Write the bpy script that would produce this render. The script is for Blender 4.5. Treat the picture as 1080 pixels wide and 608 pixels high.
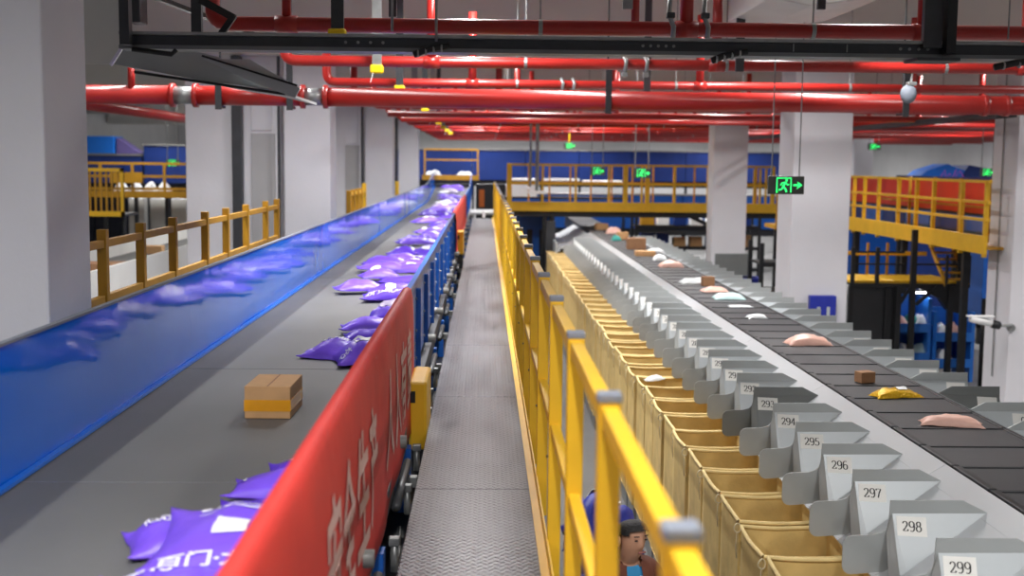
import bpy, bmesh, math, random
from mathutils import Vector, Matrix, noise

for o in list(bpy.data.objects):
    bpy.data.objects.remove(o, do_unlink=True)
SC = bpy.context.scene
COL = SC.collection
R = random.Random(7)

# ------------------------------------------------------------------ camera
FPX, IMW = 1280.0, 1080.0
cam_d = bpy.data.cameras.new('camera')
cam = bpy.data.objects.new('camera', cam_d); COL.objects.link(cam)
cam_d.sensor_width = 36.0
cam_d.lens = 36.0 * FPX / IMW
ax = Vector((0.99969666, -0.02253101, 0.00994732))
ay = Vector((0.00758621, -0.10255494, -0.99469841))
az = Vector((0.02343171, 0.99447214, -0.10235291))
mw = Matrix((ax, -ay, -az)).transposed().to_4x4()
mw.translation = Vector((0, 0, 3.63))
cam.matrix_world = mw
cam_d.clip_start = 0.05
cam_d.clip_end = 200
cam_d.dof.use_dof = True
cam_d.dof.focus_distance = 7.6
cam_d.dof.aperture_fstop = 2.0
SC.camera = cam

# ------------------------------------------------------------------ world, exposure, lamps
world = bpy.data.worlds.new('hall_air'); SC.world = world
world.use_nodes = True
world.node_tree.nodes['Background'].inputs[0].default_value = (0.8, 0.87, 1.0, 1)
world.node_tree.nodes['Background'].inputs[1].default_value = 0.10
SC.view_settings.view_transform = 'Standard'
SC.view_settings.look = 'None'
SC.view_settings.gamma = 1.0
SC.view_settings.use_curve_mapping = False
SC.view_settings.exposure = 0.28

LAMP_Z = 5.86
LAMPS = []
for lx, pw in ((-9.5, 100), (-3.2, 78), (-0.1, 125), (3.5, 120), (9.6, 135), (15.0, 110)):
    for ly in (-2.4, 2.0, 10.9, 14.4, 21.3, 25.4, 33.0, 37.0, 44.3, 48.3, 56.0, 60.0):
        LAMPS.append((lx, ly, pw * ((1.3 if lx == -3.2 else 0.75) if ly < 5 else 1.12)))
for (lx, ly, pw) in LAMPS:
    ld = bpy.data.lights.new('tube_light', 'AREA')
    ld.shape = 'RECTANGLE'; ld.size = 0.16; ld.size_y = 1.5
    ld.energy = pw; ld.spread = math.radians(152); ld.color = (1.0, 0.985, 0.97)
    lo = bpy.data.objects.new('tube_light', ld); COL.objects.link(lo)
    lo.location = (lx, ly, LAMP_Z)

# ------------------------------------------------------------------ materials
def lin(c):
    c = c / 255.0
    return c / 12.92 if c <= 0.04045 else ((c + 0.055) / 1.055) ** 2.4
def rgb(t): return (lin(t[0]), lin(t[1]), lin(t[2]), 1.0)
MATS = {}
def mat(name, col, rough=0.5, metal=0.0, var=0.06, scale=6.0, bump=0.0, bscale=60.0, spec=0.5, emit=0.0, coat=0.0, stretch=None):
    if name in MATS: return MATS[name]
    m = bpy.data.materials.new(name); m.use_nodes = True
    nt = m.node_tree; b = nt.nodes['Principled BSDF']
    b.inputs['Roughness'].default_value = rough
    b.inputs['Metallic'].default_value = metal
    b.inputs['Specular IOR Level'].default_value = spec
    b.inputs['Coat Weight'].default_value = coat
    c = rgb(col)
    tc = nt.nodes.new('ShaderNodeTexCoord')
    vec = tc.outputs['Object']
    if stretch:
        mp = nt.nodes.new('ShaderNodeMapping'); mp.inputs['Scale'].default_value = stretch
        nt.links.new(vec, mp.inputs['Vector']); vec = mp.outputs['Vector']
    n = nt.nodes.new('ShaderNodeTexNoise')
    n.inputs['Scale'].default_value = scale; n.inputs['Detail'].default_value = 5.0
    nt.links.new(vec, n.inputs['Vector'])
    ramp = nt.nodes.new('ShaderNodeValToRGB')
    ramp.color_ramp.elements[0].position = 0.3; ramp.color_ramp.elements[1].position = 0.72
    ramp.color_ramp.elements[0].color = tuple(max(0, x * (1 - var)) for x in c[:3]) + (1,)
    ramp.color_ramp.elements[1].color = tuple(min(1, x * (1 + var)) for x in c[:3]) + (1,)
    nt.links.new(n.outputs['Fac'], ramp.inputs['Fac'])
    nt.links.new(ramp.outputs['Color'], b.inputs['Base Color'])
    if bump > 0:
        n2 = nt.nodes.new('ShaderNodeTexNoise'); n2.inputs['Scale'].default_value = bscale
        n2.inputs['Detail'].default_value = 3.0
        nt.links.new(vec, n2.inputs['Vector'])
        bp = nt.nodes.new('ShaderNodeBump'); bp.inputs['Strength'].default_value = bump
        bp.inputs['Distance'].default_value = 0.02
        nt.links.new(n2.outputs['Fac'], bp.inputs['Height'])
        nt.links.new(bp.outputs['Normal'], b.inputs['Normal'])
    if emit > 0:
        b.inputs['Emission Color'].default_value = c
        b.inputs['Emission Strength'].default_value = emit
    MATS[name] = m
    return m

def tread_material():
    m = bpy.data.materials.new('tread_plate'); m.use_nodes = True
    nt = m.node_tree; b = nt.nodes['Principled BSDF']; L = nt.links.new
    b.inputs['Metallic'].default_value = 0.1; b.inputs['Specular IOR Level'].default_value = 0.55; b.inputs['Roughness'].default_value = 0.34
    tc = nt.nodes.new('ShaderNodeTexCoord'); sp = nt.nodes.new('ShaderNodeSeparateXYZ')
    L(tc.outputs['Object'], sp.inputs['Vector'])
    def mth(op, a, bb=None):
        n = nt.nodes.new('ShaderNodeMath'); n.operation = op
        for i, v in enumerate((a, bb)):
            if v is None: continue
            if isinstance(v, (int, float)): n.inputs[i].default_value = v
            else: L(v, n.inputs[i])
        return n.outputs[0]
    def sq(a): return mth('MULTIPLY', a, a)
    def dots(off, ang):
        u = mth('ADD', mth('DIVIDE', sp.outputs['X'], 0.046), off)
        v = mth('ADD', mth('DIVIDE', sp.outputs['Y'], 0.046), off)
        fu = mth('SUBTRACT', mth('FRACT', u), 0.5); fv = mth('SUBTRACT', mth('FRACT', v), 0.5)
        c, s = math.cos(ang), math.sin(ang)
        a = mth('ADD', mth('MULTIPLY', fu, c), mth('MULTIPLY', fv, s))
        bb = mth('SUBTRACT', mth('MULTIPLY', fv, c), mth('MULTIPLY', fu, s))
        d = mth('ADD', sq(mth('DIVIDE', a, 0.40)), sq(mth('DIVIDE', bb, 0.15)))
        return mth('MAXIMUM', mth('SUBTRACT', 1.0, d), 0.0)
    h = mth('MAXIMUM', dots(0.0, 0.9), dots(0.5, -0.9))
    bp = nt.nodes.new('ShaderNodeBump'); bp.inputs['Strength'].default_value = 0.9; bp.inputs['Distance'].default_value = 0.010
    L(h, bp.inputs['Height']); L(bp.outputs['Normal'], b.inputs['Normal'])
    n = nt.nodes.new('ShaderNodeTexNoise'); n.inputs['Scale'].default_value = 2.2; n.inputs['Detail'].default_value = 2
    mp = nt.nodes.new('ShaderNodeMapping'); mp.inputs['Scale'].default_value = (3.0, 0.8, 1)
    L(tc.outputs['Object'], mp.inputs['Vector']); L(mp.outputs['Vector'], n.inputs['Vector'])
    r = nt.nodes.new('ShaderNodeValToRGB')
    r.color_ramp.elements[0].position = 0.3; r.color_ramp.elements[0].color = rgb((72, 72, 78))
    r.color_ramp.elements[1].position = 0.75; r.color_ramp.elements[1].color = rgb((110, 110, 116))
    L(n.outputs['Fac'], r.inputs['Fac']); L(r.outputs['Color'], b.inputs['Base Color'])
    rr = nt.nodes.new('ShaderNodeMapRange'); rr.inputs['To Min'].default_value = 0.24; rr.inputs['To Max'].default_value = 0.42
    L(n.outputs['Fac'], rr.inputs['Value']); L(rr.outputs['Result'], b.inputs['Roughness'])
    MATS['tread'] = m
    return m

M_CONC = mat('painted_concrete', (208, 207, 212), 0.75, var=0.035, scale=1.6, bump=0.08, bscale=25)
M_CEIL = mat('ceiling_paint', (206, 205, 200), 0.85, var=0.05, scale=1.2)
M_FLOOR = mat('concrete_floor', (120, 120, 120), 0.55, var=0.12, scale=1.5)
M_WALL = mat('hall_wall_paint', (218, 218, 220), 0.8, var=0.04, scale=1.0)
M_PANEL = mat('infill_grey', (168, 167, 168), 0.8, var=0.06, scale=2.0)
M_RED = mat('pipe_red', (164, 36, 31), 0.32, var=0.10, scale=3.0, bump=0.03, bscale=40)
M_GALV = mat('galvanised_steel', (150, 152, 152), 0.42, 0.6, var=0.12, scale=14)
M_DARKST = mat('dark_steel', (64, 66, 70), 0.45, 0.3, var=0.12, scale=8)
M_BLACK = mat('black_steel', (30, 31, 34), 0.5, 0.1, var=0.15, scale=6)
M_BLUEW = mat('glossy_blue_sheet', (4, 104, 214), 0.08, 0.0, var=0.08, scale=1.0, bump=0.30, bscale=1.6, spec=0.36, coat=0.0)
M_BLUE = mat('blue_powder_coat', (22, 84, 168), 0.35, 0.0, var=0.08, scale=3)
M_BLUELIP = mat('blue_lip', (28, 112, 214), 0.3, var=0.05, scale=4)
M_NAVY = mat('navy_enclosure', (17, 47, 116), 0.45, var=0.10, scale=1.5)
M_BELT = mat('grey_belt_rubber', (100, 100, 99), 0.55, var=0.10, scale=2.2, bump=0.06, bscale=180, stretch=(1.0, 0.45, 1))
M_CBELT = mat('dark_cell_rubber', (54, 54, 57), 0.55, var=0.10, scale=5, bump=0.05, bscale=160)
M_YEL = mat('yellow_paint', (222, 174, 34), 0.45, var=0.07, scale=4, bump=0.02, bscale=30)
M_YELD = mat('yellow_paint_dark', (178, 130, 26), 0.5, var=0.12, scale=5)  # darker ochre yellow; on the left railing shade is put into this colour
M_CAP = mat('grey_plastic_cap', (120, 126, 138), 0.6, var=0.05)
M_YCAP = mat('yellow_plastic_cap', (236, 200, 12), 0.45, var=0.05)
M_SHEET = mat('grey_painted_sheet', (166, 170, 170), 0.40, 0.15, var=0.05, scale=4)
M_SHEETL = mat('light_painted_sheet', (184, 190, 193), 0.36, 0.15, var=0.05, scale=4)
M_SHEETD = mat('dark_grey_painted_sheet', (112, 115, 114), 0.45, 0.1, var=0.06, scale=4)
M_STRIP = mat('light_side_strip', (194, 198, 201), 0.32, 0.2, var=0.05, scale=2, stretch=(1, 0.4, 1))
M_CLOTH = mat('tan_canvas', (220, 190, 122), 0.8, var=0.14, scale=5, bump=0.12, bscale=26)
M_HEM = mat('tan_canvas_hem', (238, 212, 148), 0.75, var=0.08, scale=12, bump=0.08, bscale=60)
M_ROPE = mat('cream_rope', (222, 208, 172), 0.9, var=0.08)
M_PURP = mat('purple_poly_bag', (124, 84, 228), 0.36, var=0.10, scale=5, bump=0.25, bscale=14)
M_PURPD = mat('deep_purple_poly_bag', (98, 60, 204), 0.36, var=0.10, scale=5, bump=0.25, bscale=14)
M_LILAC = mat('lilac_grey_poly_bag', (160, 148, 176), 0.35, var=0.08, scale=5, bump=0.22, bscale=14)
M_WHITE = mat('white_paper', (240, 240, 240), 0.6, var=0.03)
M_PRINT = mat('white_print', (236, 232, 250), 0.5, var=0.02)
M_LABEL = mat('off_white_label', (232, 231, 226), 0.55, var=0.03)
M_INK = mat('black_ink', (38, 36, 36), 0.6, var=0.05)
M_BANNER = mat('red_banner_cloth', (198, 48, 40), 0.6, var=0.10, scale=3, bump=0.15, bscale=9)
M_BTEXT = mat('banner_white_print', (206, 170, 162), 0.7, var=0.10)
M_CARD = mat('cardboard', (196, 152, 104), 0.75, var=0.06, scale=12)
M_CARDD = mat('cardboard_dark', (150, 110, 78), 0.8, var=0.08, scale=12)
M_TAPE = mat('amber_tape', (222, 152, 22), 0.25, var=0.10, scale=9)
M_PINK = mat('pink_poly_bag', (238, 190, 174), 0.40, var=0.07, scale=8, bump=0.3, bscale=20)
M_WPOLY = mat('white_poly_bag', (232, 236, 238), 0.40, var=0.05, scale=8, bump=0.3, bscale=20)
M_MINT = mat('mint_poly_bag', (186, 214, 214), 0.40, var=0.05, scale=8, bump=0.3, bscale=20)
M_TEAL = mat('teal_poly_bag', (40, 140, 130), 0.40, var=0.05, scale=8, bump=0.3, bscale=20)
M_GOLD = mat('gold_film', (226, 176, 14), 0.22, 0.35, var=0.15, scale=20, bump=0.6, bscale=40)
M_SACK = mat('blue_woven_sack', (30, 44, 150), 0.5, var=0.15, scale=9, bump=0.3, bscale=16)
M_GREEN = mat('exit_green_light', (50, 245, 120), 0.5, emit=1.3, var=0.0)
M_SIGN = mat('exit_sign_panel', (74, 78, 74), 0.4, var=0.05)
M_REDG = mat('red_guard_sheet', (206, 50, 30), 0.45, var=0.10, scale=2)
M_SKIN = mat('skin', (196, 146, 118), 0.55, var=0.05, scale=12)
M_HAIR = mat('black_hair', (24, 22, 22), 0.6, var=0.2, scale=40, bump=0.4, bscale=90)
M_JACK = mat('maroon_jacket', (112, 62, 44), 0.8, var=0.12, scale=10, bump=0.25, bscale=14)
M_TROU = mat('dark_trousers', (48, 50, 60), 0.85, var=0.1, scale=10)
M_SHOE = mat('dark_shoes', (30, 30, 32), 0.6)
M_VEST = mat('sky_blue_shirt', (58, 150, 206), 0.7, var=0.06, scale=10)
M_CONV = mat('white_conveyor_side', (214, 214, 210), 0.5, var=0.05, scale=2)
M_TREAD = tread_material()

# ------------------------------------------------------------------ mesh helpers
ORG = {}
class MB:
    def __init__(s): s.v = []; s.f = []
    def add(s, vs, fs):
        n = len(s.v); s.v += [tuple(p) for p in vs]; s.f += [tuple(i + n for i in f) for f in fs]; return s
    def box(s, x0, x1, y0, y1, z0, z1):
        return s.add([(x0,y0,z0),(x1,y0,z0),(x1,y1,z0),(x0,y1,z0),(x0,y0,z1),(x1,y0,z1),(x1,y1,z1),(x0,y1,z1)],
                     [(0,3,2,1),(4,5,6,7),(0,1,5,4),(1,2,6,5),(2,3,7,6),(3,0,4,7)])
    def beam(s, p, q, w, h, up=(0,0,1)):
        p = Vector(p); q = Vector(q); d = (q - p).normalized(); u = Vector(up)
        if abs(d.dot(u)) > 0.98: u = Vector((0, 1, 0))
        a = d.cross(u).normalized() * (w / 2); b = a.cross(d).normalized() * (h / 2)
        return s.add([p-a-b, p+a-b, p+a+b, p-a+b, q-a-b, q+a-b, q+a+b, q-a+b],
                     [(0,1,2,3),(7,6,5,4),(0,4,5,1),(1,5,6,2),(2,6,7,3),(3,7,4,0)])
    def tube(s, pts, r, seg=12, caps=True):
        pts = [Vector(p) for p in pts]; n = len(pts); rings = []
        rr = r if isinstance(r, (list, tuple)) else [r] * n
        pu = None
        for i, p in enumerate(pts):
            t = (pts[min(i+1, n-1)] - pts[max(i-1, 0)]).normalized()
            if pu is None:
                pu = Vector((0, 0, 1)) if abs(t.z) < 0.9 else Vector((0, 1, 0))
            a = t.cross(pu).normalized(); b = a.cross(t).normalized(); pu = b
            rings.append([p + a * (rr[i] * math.cos(2*math.pi*k/seg)) + b * (rr[i] * math.sin(2*math.pi*k/seg)) for k in range(seg)])
        vs = [v for ring in rings for v in ring]; fs = []
        for i in range(n - 1):
            for k in range(seg):
                k2 = (k + 1) % seg
                fs.append((i*seg+k, (i+1)*seg+k, (i+1)*seg+k2, i*seg+k2))
        if caps:
            fs.append(tuple(range(seg))); fs.append(tuple((n-1)*seg + k for k in reversed(range(seg))))
        return s.add(vs, fs)
    def prism(s, poly, axis, a0, a1):
        n = len(poly)
        def P(u, w, a):
            return (a, u, w) if axis == 'x' else (u, a, w) if axis == 'y' else (u, w, a)
        vs = [P(u, w, a0) for u, w in poly] + [P(u, w, a1) for u, w in poly]
        fs = [tuple(range(n)), tuple(reversed(range(n, 2*n)))]
        for i in range(n):
            j = (i + 1) % n; fs.append((i, i+n, j+n, j))
        return s.add(vs, fs)
    def grid(s, fn, nu, nv):
        vs = [fn(i/nu, j/nv) for j in range(nv+1) for i in range(nu+1)]
        fs = [(j*(nu+1)+i, j*(nu+1)+i+1, (j+1)*(nu+1)+i+1, (j+1)*(nu+1)+i) for j in range(nv) for i in range(nu)]
        return s.add(vs, fs)
    def ball(s, c, r, seg=12, rings=8):
        c = Vector(c); rx, ry, rz = r if isinstance(r, (tuple, list)) else (r, r, r)
        vs = [c + Vector((0,0,rz))]
        for j in range(1, rings):
            t = math.pi*j/rings
            for k in range(seg):
                a = 2*math.pi*k/seg
                vs.append(c + Vector((rx*math.sin(t)*math.cos(a), ry*math.sin(t)*math.sin(a), rz*math.cos(t))))
        vs.append(c - Vector((0,0,rz))); fs = []
        for k in range(seg): fs.append((0, 1+k, 1+(k+1) % seg))
        for j in range(rings-2):
            for k in range(seg):
                k2 = (k+1) % seg
                fs.append((1+j*seg+k, 1+(j+1)*seg+k, 1+(j+1)*seg+k2, 1+j*seg+k2))
        e = len(vs)-1; b0 = 1+(rings-2)*seg
        for k in range(seg): fs.append((e, b0+(k+1) % seg, b0+k))
        return s.add(vs, fs)
    def build(s, name, m, parent=None, smooth=False, bev=0.0, label=None, cat=None, group=None, kind=None, solid=0.0):
        o_off = ORG.get(parent.name, Vector((0,0,0))) if parent else None
        if parent is None:
            xs = [p[0] for p in s.v]; ys = [p[1] for p in s.v]; zs = [p[2] for p in s.v]
            o_off = Vector(((min(xs)+max(xs))/2, (min(ys)+max(ys))/2, min(zs)))
        me = bpy.data.meshes.new(name)
        me.from_pydata([(p[0]-o_off.x, p[1]-o_off.y, p[2]-o_off.z) for p in s.v], [], s.f)
        bm = bmesh.new(); bm.from_mesh(me)
        if solid:
            bmesh.ops.recalc_face_normals(bm, faces=bm.faces)
            bmesh.ops.solidify(bm, geom=list(bm.faces), thickness=solid)
        bmesh.ops.recalc_face_normals(bm, faces=bm.faces)
        if bev: bmesh.ops.bevel(bm, geom=list(bm.edges), offset=bev, segments=2, affect='EDGES', profile=0.5)
        bm.to_mesh(me); bm.free()
        if smooth:
            for p in me.polygons: p.use_smooth = True
        if m: me.materials.append(m)
        o = bpy.data.objects.new(name, me); COL.objects.link(o)
        if parent:
            o.parent = parent; ORG[o.name] = o_off
        else:
            o.location = o_off; ORG[o.name] = o_off
        tag(o, label, cat, group, kind)
        return o
def tag(o, label=None, cat=None, group=None, kind=None):
    if label: o['label'] = label
    if cat: o['category'] = cat
    if group: o['group'] = group
    if kind: o['kind'] = kind
    return o
def thing(name, label, cat, loc=(0,0,0), rot=(0,0,0), group=None, local=False, kind=None):
    o = bpy.data.objects.new(name, None); COL.objects.link(o)
    o.location = loc; o.rotation_euler = rot; o.empty_display_size = 0.1
    ORG[o.name] = Vector((0,0,0)) if local else Vector(loc)
    return tag(o, label, cat, group, kind)
def copy_tree(o, parent=None, skip=()):
    c = o.copy(); COL.objects.link(c)
    if parent: c.parent = parent
    ORG[c.name] = ORG.get(o.name, Vector((0,0,0)))
    for ch in list(o.children):
        if ch.name.split('.')[0] in skip: continue
        copy_tree(ch, c, skip)
    return c
def inst(name, me, parent, loc=(0,0,0), rot=(0,0,0)):
    o = bpy.data.objects.new(name, me); COL.objects.link(o); o.parent = parent
    o.location = loc; o.rotation_euler = rot
    ORG[o.name] = ORG[parent.name]
    return o

# strokes: pen ribbons in 2-D, thick where they run upright (serif digits) or even
def ribbon2d(pts, thin, thick):
    n = len(pts); L = []; Rr = []
    for i, (x, y) in enumerate(pts):
        x0, y0 = pts[max(i-1, 0)]; x1, y1 = pts[min(i+1, n-1)]
        dx, dy = x1-x0, y1-y0; l = math.hypot(dx, dy) or 1
        w = (thin + (thick-thin) * abs(dy/l)) / 2
        nx, ny = -dy/l*w, dx/l*w
        L.append((x+nx, y+ny)); Rr.append((x-nx, y-ny))
    vs = L + Rr; fs = [(i, i+1, n+i+1, n+i) for i in range(n-1)]
    return vs, fs
def arc(cx, cy, rx, ry, a0, a1, n=14):
    return [(cx+rx*math.cos(math.radians(a0+(a1-a0)*i/n)), cy+ry*math.sin(math.radians(a0+(a1-a0)*i/n))) for i in range(n+1)]
SIX = [arc(.31,.62,.25,.38,55,180,10)+arc(.31,.30,.25,.30,180,200,3), arc(.31,.30,.24,.29,0,360,20)]
DIG = {
 '0': [arc(.3,.5,.24,.48,0,360,22)],
 '1': [[(.31,0),(.31,1)], [(.12,.02),(.50,.02)], [(.31,.98),(.12,.84)]],
 '2': [arc(.30,.72,.22,.26,170,-35,14)+[(.30,.30),(.07,.05)], [(.06,.04),(.55,.04)], [(.55,.03),(.57,.2)]],
 '3': [arc(.28,.74,.20,.23,150,-80,12), arc(.28,.27,.25,.26,85,-150,14)],
 '4': [[(.42,1),(.03,.27)], [(.03,.27),(.58,.27)], [(.42,0),(.42,1)], [(.28,.02),(.56,.02)]],
 '5': [[(.13,.97),(.52,.97)], [(.14,.98),(.11,.52)], arc(.27,.30,.27,.28,125,-150,16)],
 '6': SIX,
 '7': [[(.06,.96),(.55,.96)], [(.55,.96),(.36,.5),(.24,0)], [(.06,.98),(.05,.80)]],
 '8': [arc(.3,.74,.19,.23,0,360,18), arc(.3,.26,.24,.26,0,360,18)],
 '9': [[(.6-x, 1-y) for x, y in st] for st in SIX],
}
DIGM = {}
def digits2d(txt):
    vs, fs = [], []; x0 = 0
    for ch in txt:
        for st in DIG[ch]:
            v, f = ribbon2d(st, .055, .15); n = len(vs)
            vs += [(x+x0, y) for x, y in v]; fs += [tuple(i+n for i in q) for q in f]
        x0 += .68
    return vs, fs, x0 - .08
def text2d(body, size=1.0, bold=0.012):
    cu = bpy.data.curves.new('tmp_text', 'FONT'); cu.body = body; cu.size = size; cu.offset = bold * size
    cu.resolution_u = 3
    ob = bpy.data.objects.new('tmp_text', cu); COL.objects.link(ob)
    dg = bpy.context.evaluated_depsgraph_get(); dg.update()
    me = bpy.data.meshes.new_from_object(ob.evaluated_get(dg))
    vs = [(v.co.x, v.co.y) for v in me.vertices]; fs = [tuple(p.vertices) for p in me.polygons]
    bpy.data.objects.remove(ob, do_unlink=True); bpy.data.meshes.remove(me)
    return vs, fs

ONES = ['', 'first', 'second', 'third', 'fourth', 'fifth', 'sixth', 'seventh', 'eighth', 'ninth', 'tenth', 'eleventh', 'twelfth', 'thirteenth', 'fourteenth', 'fifteenth', 'sixteenth', 'seventeenth', 'eighteenth', 'nineteenth', 'twentieth']
TENS = {2: 'twenty', 3: 'thirty', 4: 'forty', 5: 'fifty', 6: 'sixty'}
def nth(k):
    if k <= 20: return ONES[k]
    if k % 10 == 0: return TENS[k // 10][:-1] + 'ieth'
    return TENS[k // 10] + '-' + ONES[k % 10]

# ------------------------------------------------------------------ the hall
MB().box(-16, 20, -8, 64, -0.2, 0).build('floor', M_FLOOR, kind='structure')
ceil = MB().box(-16, 20, -8, 64, 6.03, 6.25).build('ceiling', M_CEIL, kind='structure')
for yb in (-5.3, 6.08, 17.5, 29.3, 40.6, 52.0):
    MB().box(-15.9, 19.9, yb - 0.05, yb + 0.62, 5.12, 6.04).build('beam', M_CEIL, ceil)
MB().box(-16.2, -16, -8, 64, 0, 6.2).build('wall_left', M_WALL, kind='structure')
MB().box(20, 20.2, -8, 64, 0, 6.2).build('wall_right', M_WALL, kind='structure')
MB().box(-16.2, 20.2, 64, 64.2, 0, 6.2).build('wall_back', M_WALL, kind='structure')
MB().box(-16.2, 20.2, -8.2, -8, 0, 6.2).build('wall_front', M_WALL, kind='structure')

def pillar(x0, x1, y0, y1, label, group=None, pipes=()):
    t = thing('concrete_pillar', label, 'pillar', ((x0+x1)/2, (y0+y1)/2, 0), group=group)
    MB().box(x0, x1, y0, y1, 0, 5.14).build('shaft', M_CONC, t, bev=0.015)
    for (px, py, r, z0, m) in pipes:
        MB().tube([(px, py, z0), (px, py, 5.1)], r, 8).build('conduit', m, t)
    return t
PW = 0.66
pillar(-2.17-PW, -2.17, 6.08, 6.74, 'large white pillar nearest the camera at the left edge')
pillar(-2.20-PW, -2.20, 17.5, 18.16, 'white pillar just past the end of the left yellow railing', pipes=((-2.92, 17.42, 0.022, 2.3, M_DARKST),))
pillar(-2.20-PW, -2.20, 29.3, 29.96, 'white pillar beside the short far yellow railing on the left', pipes=((-2.92, 29.2, 0.03, 1.0, M_DARKST),))
pillar(-2.20-PW, -2.20, 40.6, 41.26, 'farthest white pillar of the left row before the blue end wall', pipes=((-2.92, 40.5, 0.05, 1.0, M_DARKST),))
pillar(-4.26, -3.60, 17.5, 18.16, 'white pillar with a dark vertical cable duct on its right', pipes=())
pillar(-4.26, -3.60, 29.3, 29.96, 'white pillar mostly hidden behind the left row at mid distance')
MB().box(-3.58, -3.44, 17.38, 17.5, 0, 5.1).build('cable_duct', M_DARKST, label='dark vertical cable duct beside the white pillar on the left', cat='cable duct', bev=0.008)
for yy, lb in ((17.6, 'near'), (29.4, 'far')):
    t = thing('infill_panel', f'pale grey infill wall between two white pillars, {"first behind the railing" if lb=="near" else "the farther, narrower one"}', 'wall panel', (-3.2, yy, 0))
    MB().box(-3.59, -2.87, yy, yy + 0.1, 0, 5.13).build('backing', M_CONC, t)
    MB().box(-3.34, -3.0, yy - 0.03, yy + 0.0, 0, 4.02).build('lower_panel', M_PANEL, t, bev=0.006)
    MB().box(-3.34, -3.04, yy - 0.02, yy + 0.0, 4.06, 5.0).build('upper_panel', M_CONC, t, bev=0.006)
pillar(4.45, 5.30, 17.5, 18.35, 'broad white pillar beside the green exit sign, right of the sorter')
pillar(7.71, 8.56, 17.5, 18.35, 'white pillar at the right edge with a small security camera', pipes=((7.69, 17.95, 0.012, 0.5, M_GALV),))
pillar(5.52, 6.35, 29.3, 30.0, 'white pillar behind the yellow platform railing')
pillar(11.6, 12.3, 40.6, 41.3, 'distant white pillar seen above the red conveyor guard, left one')
pillar(13.4, 14.1, 44.0, 44.7, 'distant white pillar seen above the red conveyor guard, right one')

# ------------------------------------------------------------------ walkway and its handrail
wk = thing('walkway', 'long grey chequer-plate walkway running straight to the far end', 'walkway', (-0.03, 17, 0))
y = -1.3
plates = []
while y < 35.5:
    y1 = min(y + 2.42, 36.0)
    MB().box(-0.335, 0.268, y + 0.004, y1 - 0.004, 1.975, 2.0).build('plate', M_TREAD, wk, bev=0.003)
    y += 2.42
for sx in (-0.30, 0.22):
    MB().box(sx - 0.03, sx + 0.03, -1.3, 36, 1.86, 1.974).build('stringer', M_DARKST, wk)
for k in range(10):
    yy = 0.5 + 3.8 * k
    for sx in (-0.27, 0.2):
        MB().box(sx - 0.04, sx + 0.04, yy - 0.04, yy + 0.04, 0, 1.86).build('leg', M_DARKST, wk)
ld = thing('landing', 'pale grey landing step at the far end of the walkway', 'platform', (-0.05, 37.2, 0))
MB().box(-0.55, 0.5, 36.05, 38.6, 2.10, 2.16).build('deck', M_GALV, ld, bev=0.005)
MB().box(-0.05, 0.03, 36.02, 36.05, 2.02, 2.22).build('marker', M_WHITE, ld)
for sx in (-0.5, 0.42):
    MB().box(sx, sx+0.07, 36.2, 38.4, 0, 2.10).build('leg', M_DARKST, ld)

hr = thing('handrail', 'bright yellow square-tube handrail along the right side of the walkway', 'railing', (0.292, 17, 2.0))
posts_y = [1.775 + 1.055 * k for k in range(-2, 33)]
HX = 0.300
post0 = MB().box(HX-0.027, HX+0.027, -0.027, 0.027, 1.86, 3.07)
pm = cm = None
for k, py in enumerate(posts_y):
    if pm is None:
        po = post0.build('post', M_YEL, hr, bev=0.004); pm = po.data
        co = MB().box(HX-0.029, HX+0.029, -0.029, 0.029, 3.07, 3.092).build('post_cap', M_CAP, po, bev=0.004); cm = co.data
        bo = MB().tube([(HX-0.034, 0, 2.42), (HX-0.026, 0, 2.42)], 0.006, 8).build('bolt', M_BLACK, po); bmn = bo.data
        po.location = (0, py - ORG['handrail'].y + 17, 0); base = po.location.copy()
        po.location.y = py; po.location = (0, py, 0)
    else:
        po = inst('post', pm, hr, (0, py, 0)); co = inst('post_cap', cm, po); bo = inst('bolt', bmn, po)
for k in range(len(posts_y) - 1):
    ya, yb = posts_y[k] + 0.027, posts_y[k+1] - 0.027
    MB().box(HX-0.02, HX+0.02, ya, yb, 3.012, 3.062).build('top_rail', M_YEL, hr, bev=0.004)
    MB().box(HX-0.02, HX+0.02, ya, yb, 2.52, 2.56).build('mid_rail', M_YEL, hr, bev=0.004)
for ch in hr.children:                      # posts were built about y = 0
    pass
MB().box(0.270, 0.276, -1.3, 36, 1.96, 2.07).build('toe_board', M_YEL, hr)
MB().box(0.236, 0.270, -1.3, 36, 2.0005, 2.008).build('toe_flange', M_YEL, hr)

lr = thing('handrail', 'ochre yellow railing on the left, behind the blue side wall', 'railing', (-2.4, 10.5, 2.0))
LP = [7.0, 7.69, 8.54, 9.42, 10.5, 11.35, 12.3, 13.4, 14.12]
for py in LP:
    MB().box(-2.43, -2.37, py-0.03, py+0.03, 1.9, 3.19).build('post', M_YELD, lr, bev=0.004)
for k in range(len(LP)-1):
    for z in (3.10, 2.75):
        MB().box(-2.42, -2.38, LP[k]+0.03, LP[k+1]-0.03, z-0.025, z+0.025).build('top_rail' if z > 3 else 'mid_rail', M_YELD, lr, bev=0.004)
lr2 = thing('handrail', 'short yellow railing between the left pillars, far along the belt', 'railing', (-2.4, 24, 2.0))
for py in (21.6, 22.3, 23.0, 23.7, 24.4):
    MB().box(-2.44, -2.36, py-0.04, py+0.04, 1.9, 3.12 if py < 24 else 3.2).build('post', M_YELD if py < 24 else M_YEL, lr2, bev=0.004)
for z in (3.05, 2.68):
    MB().box(-2.42, -2.38, 21.64, 24.36, z-0.03, z+0.03).build('rail', M_YEL, lr2)
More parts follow.
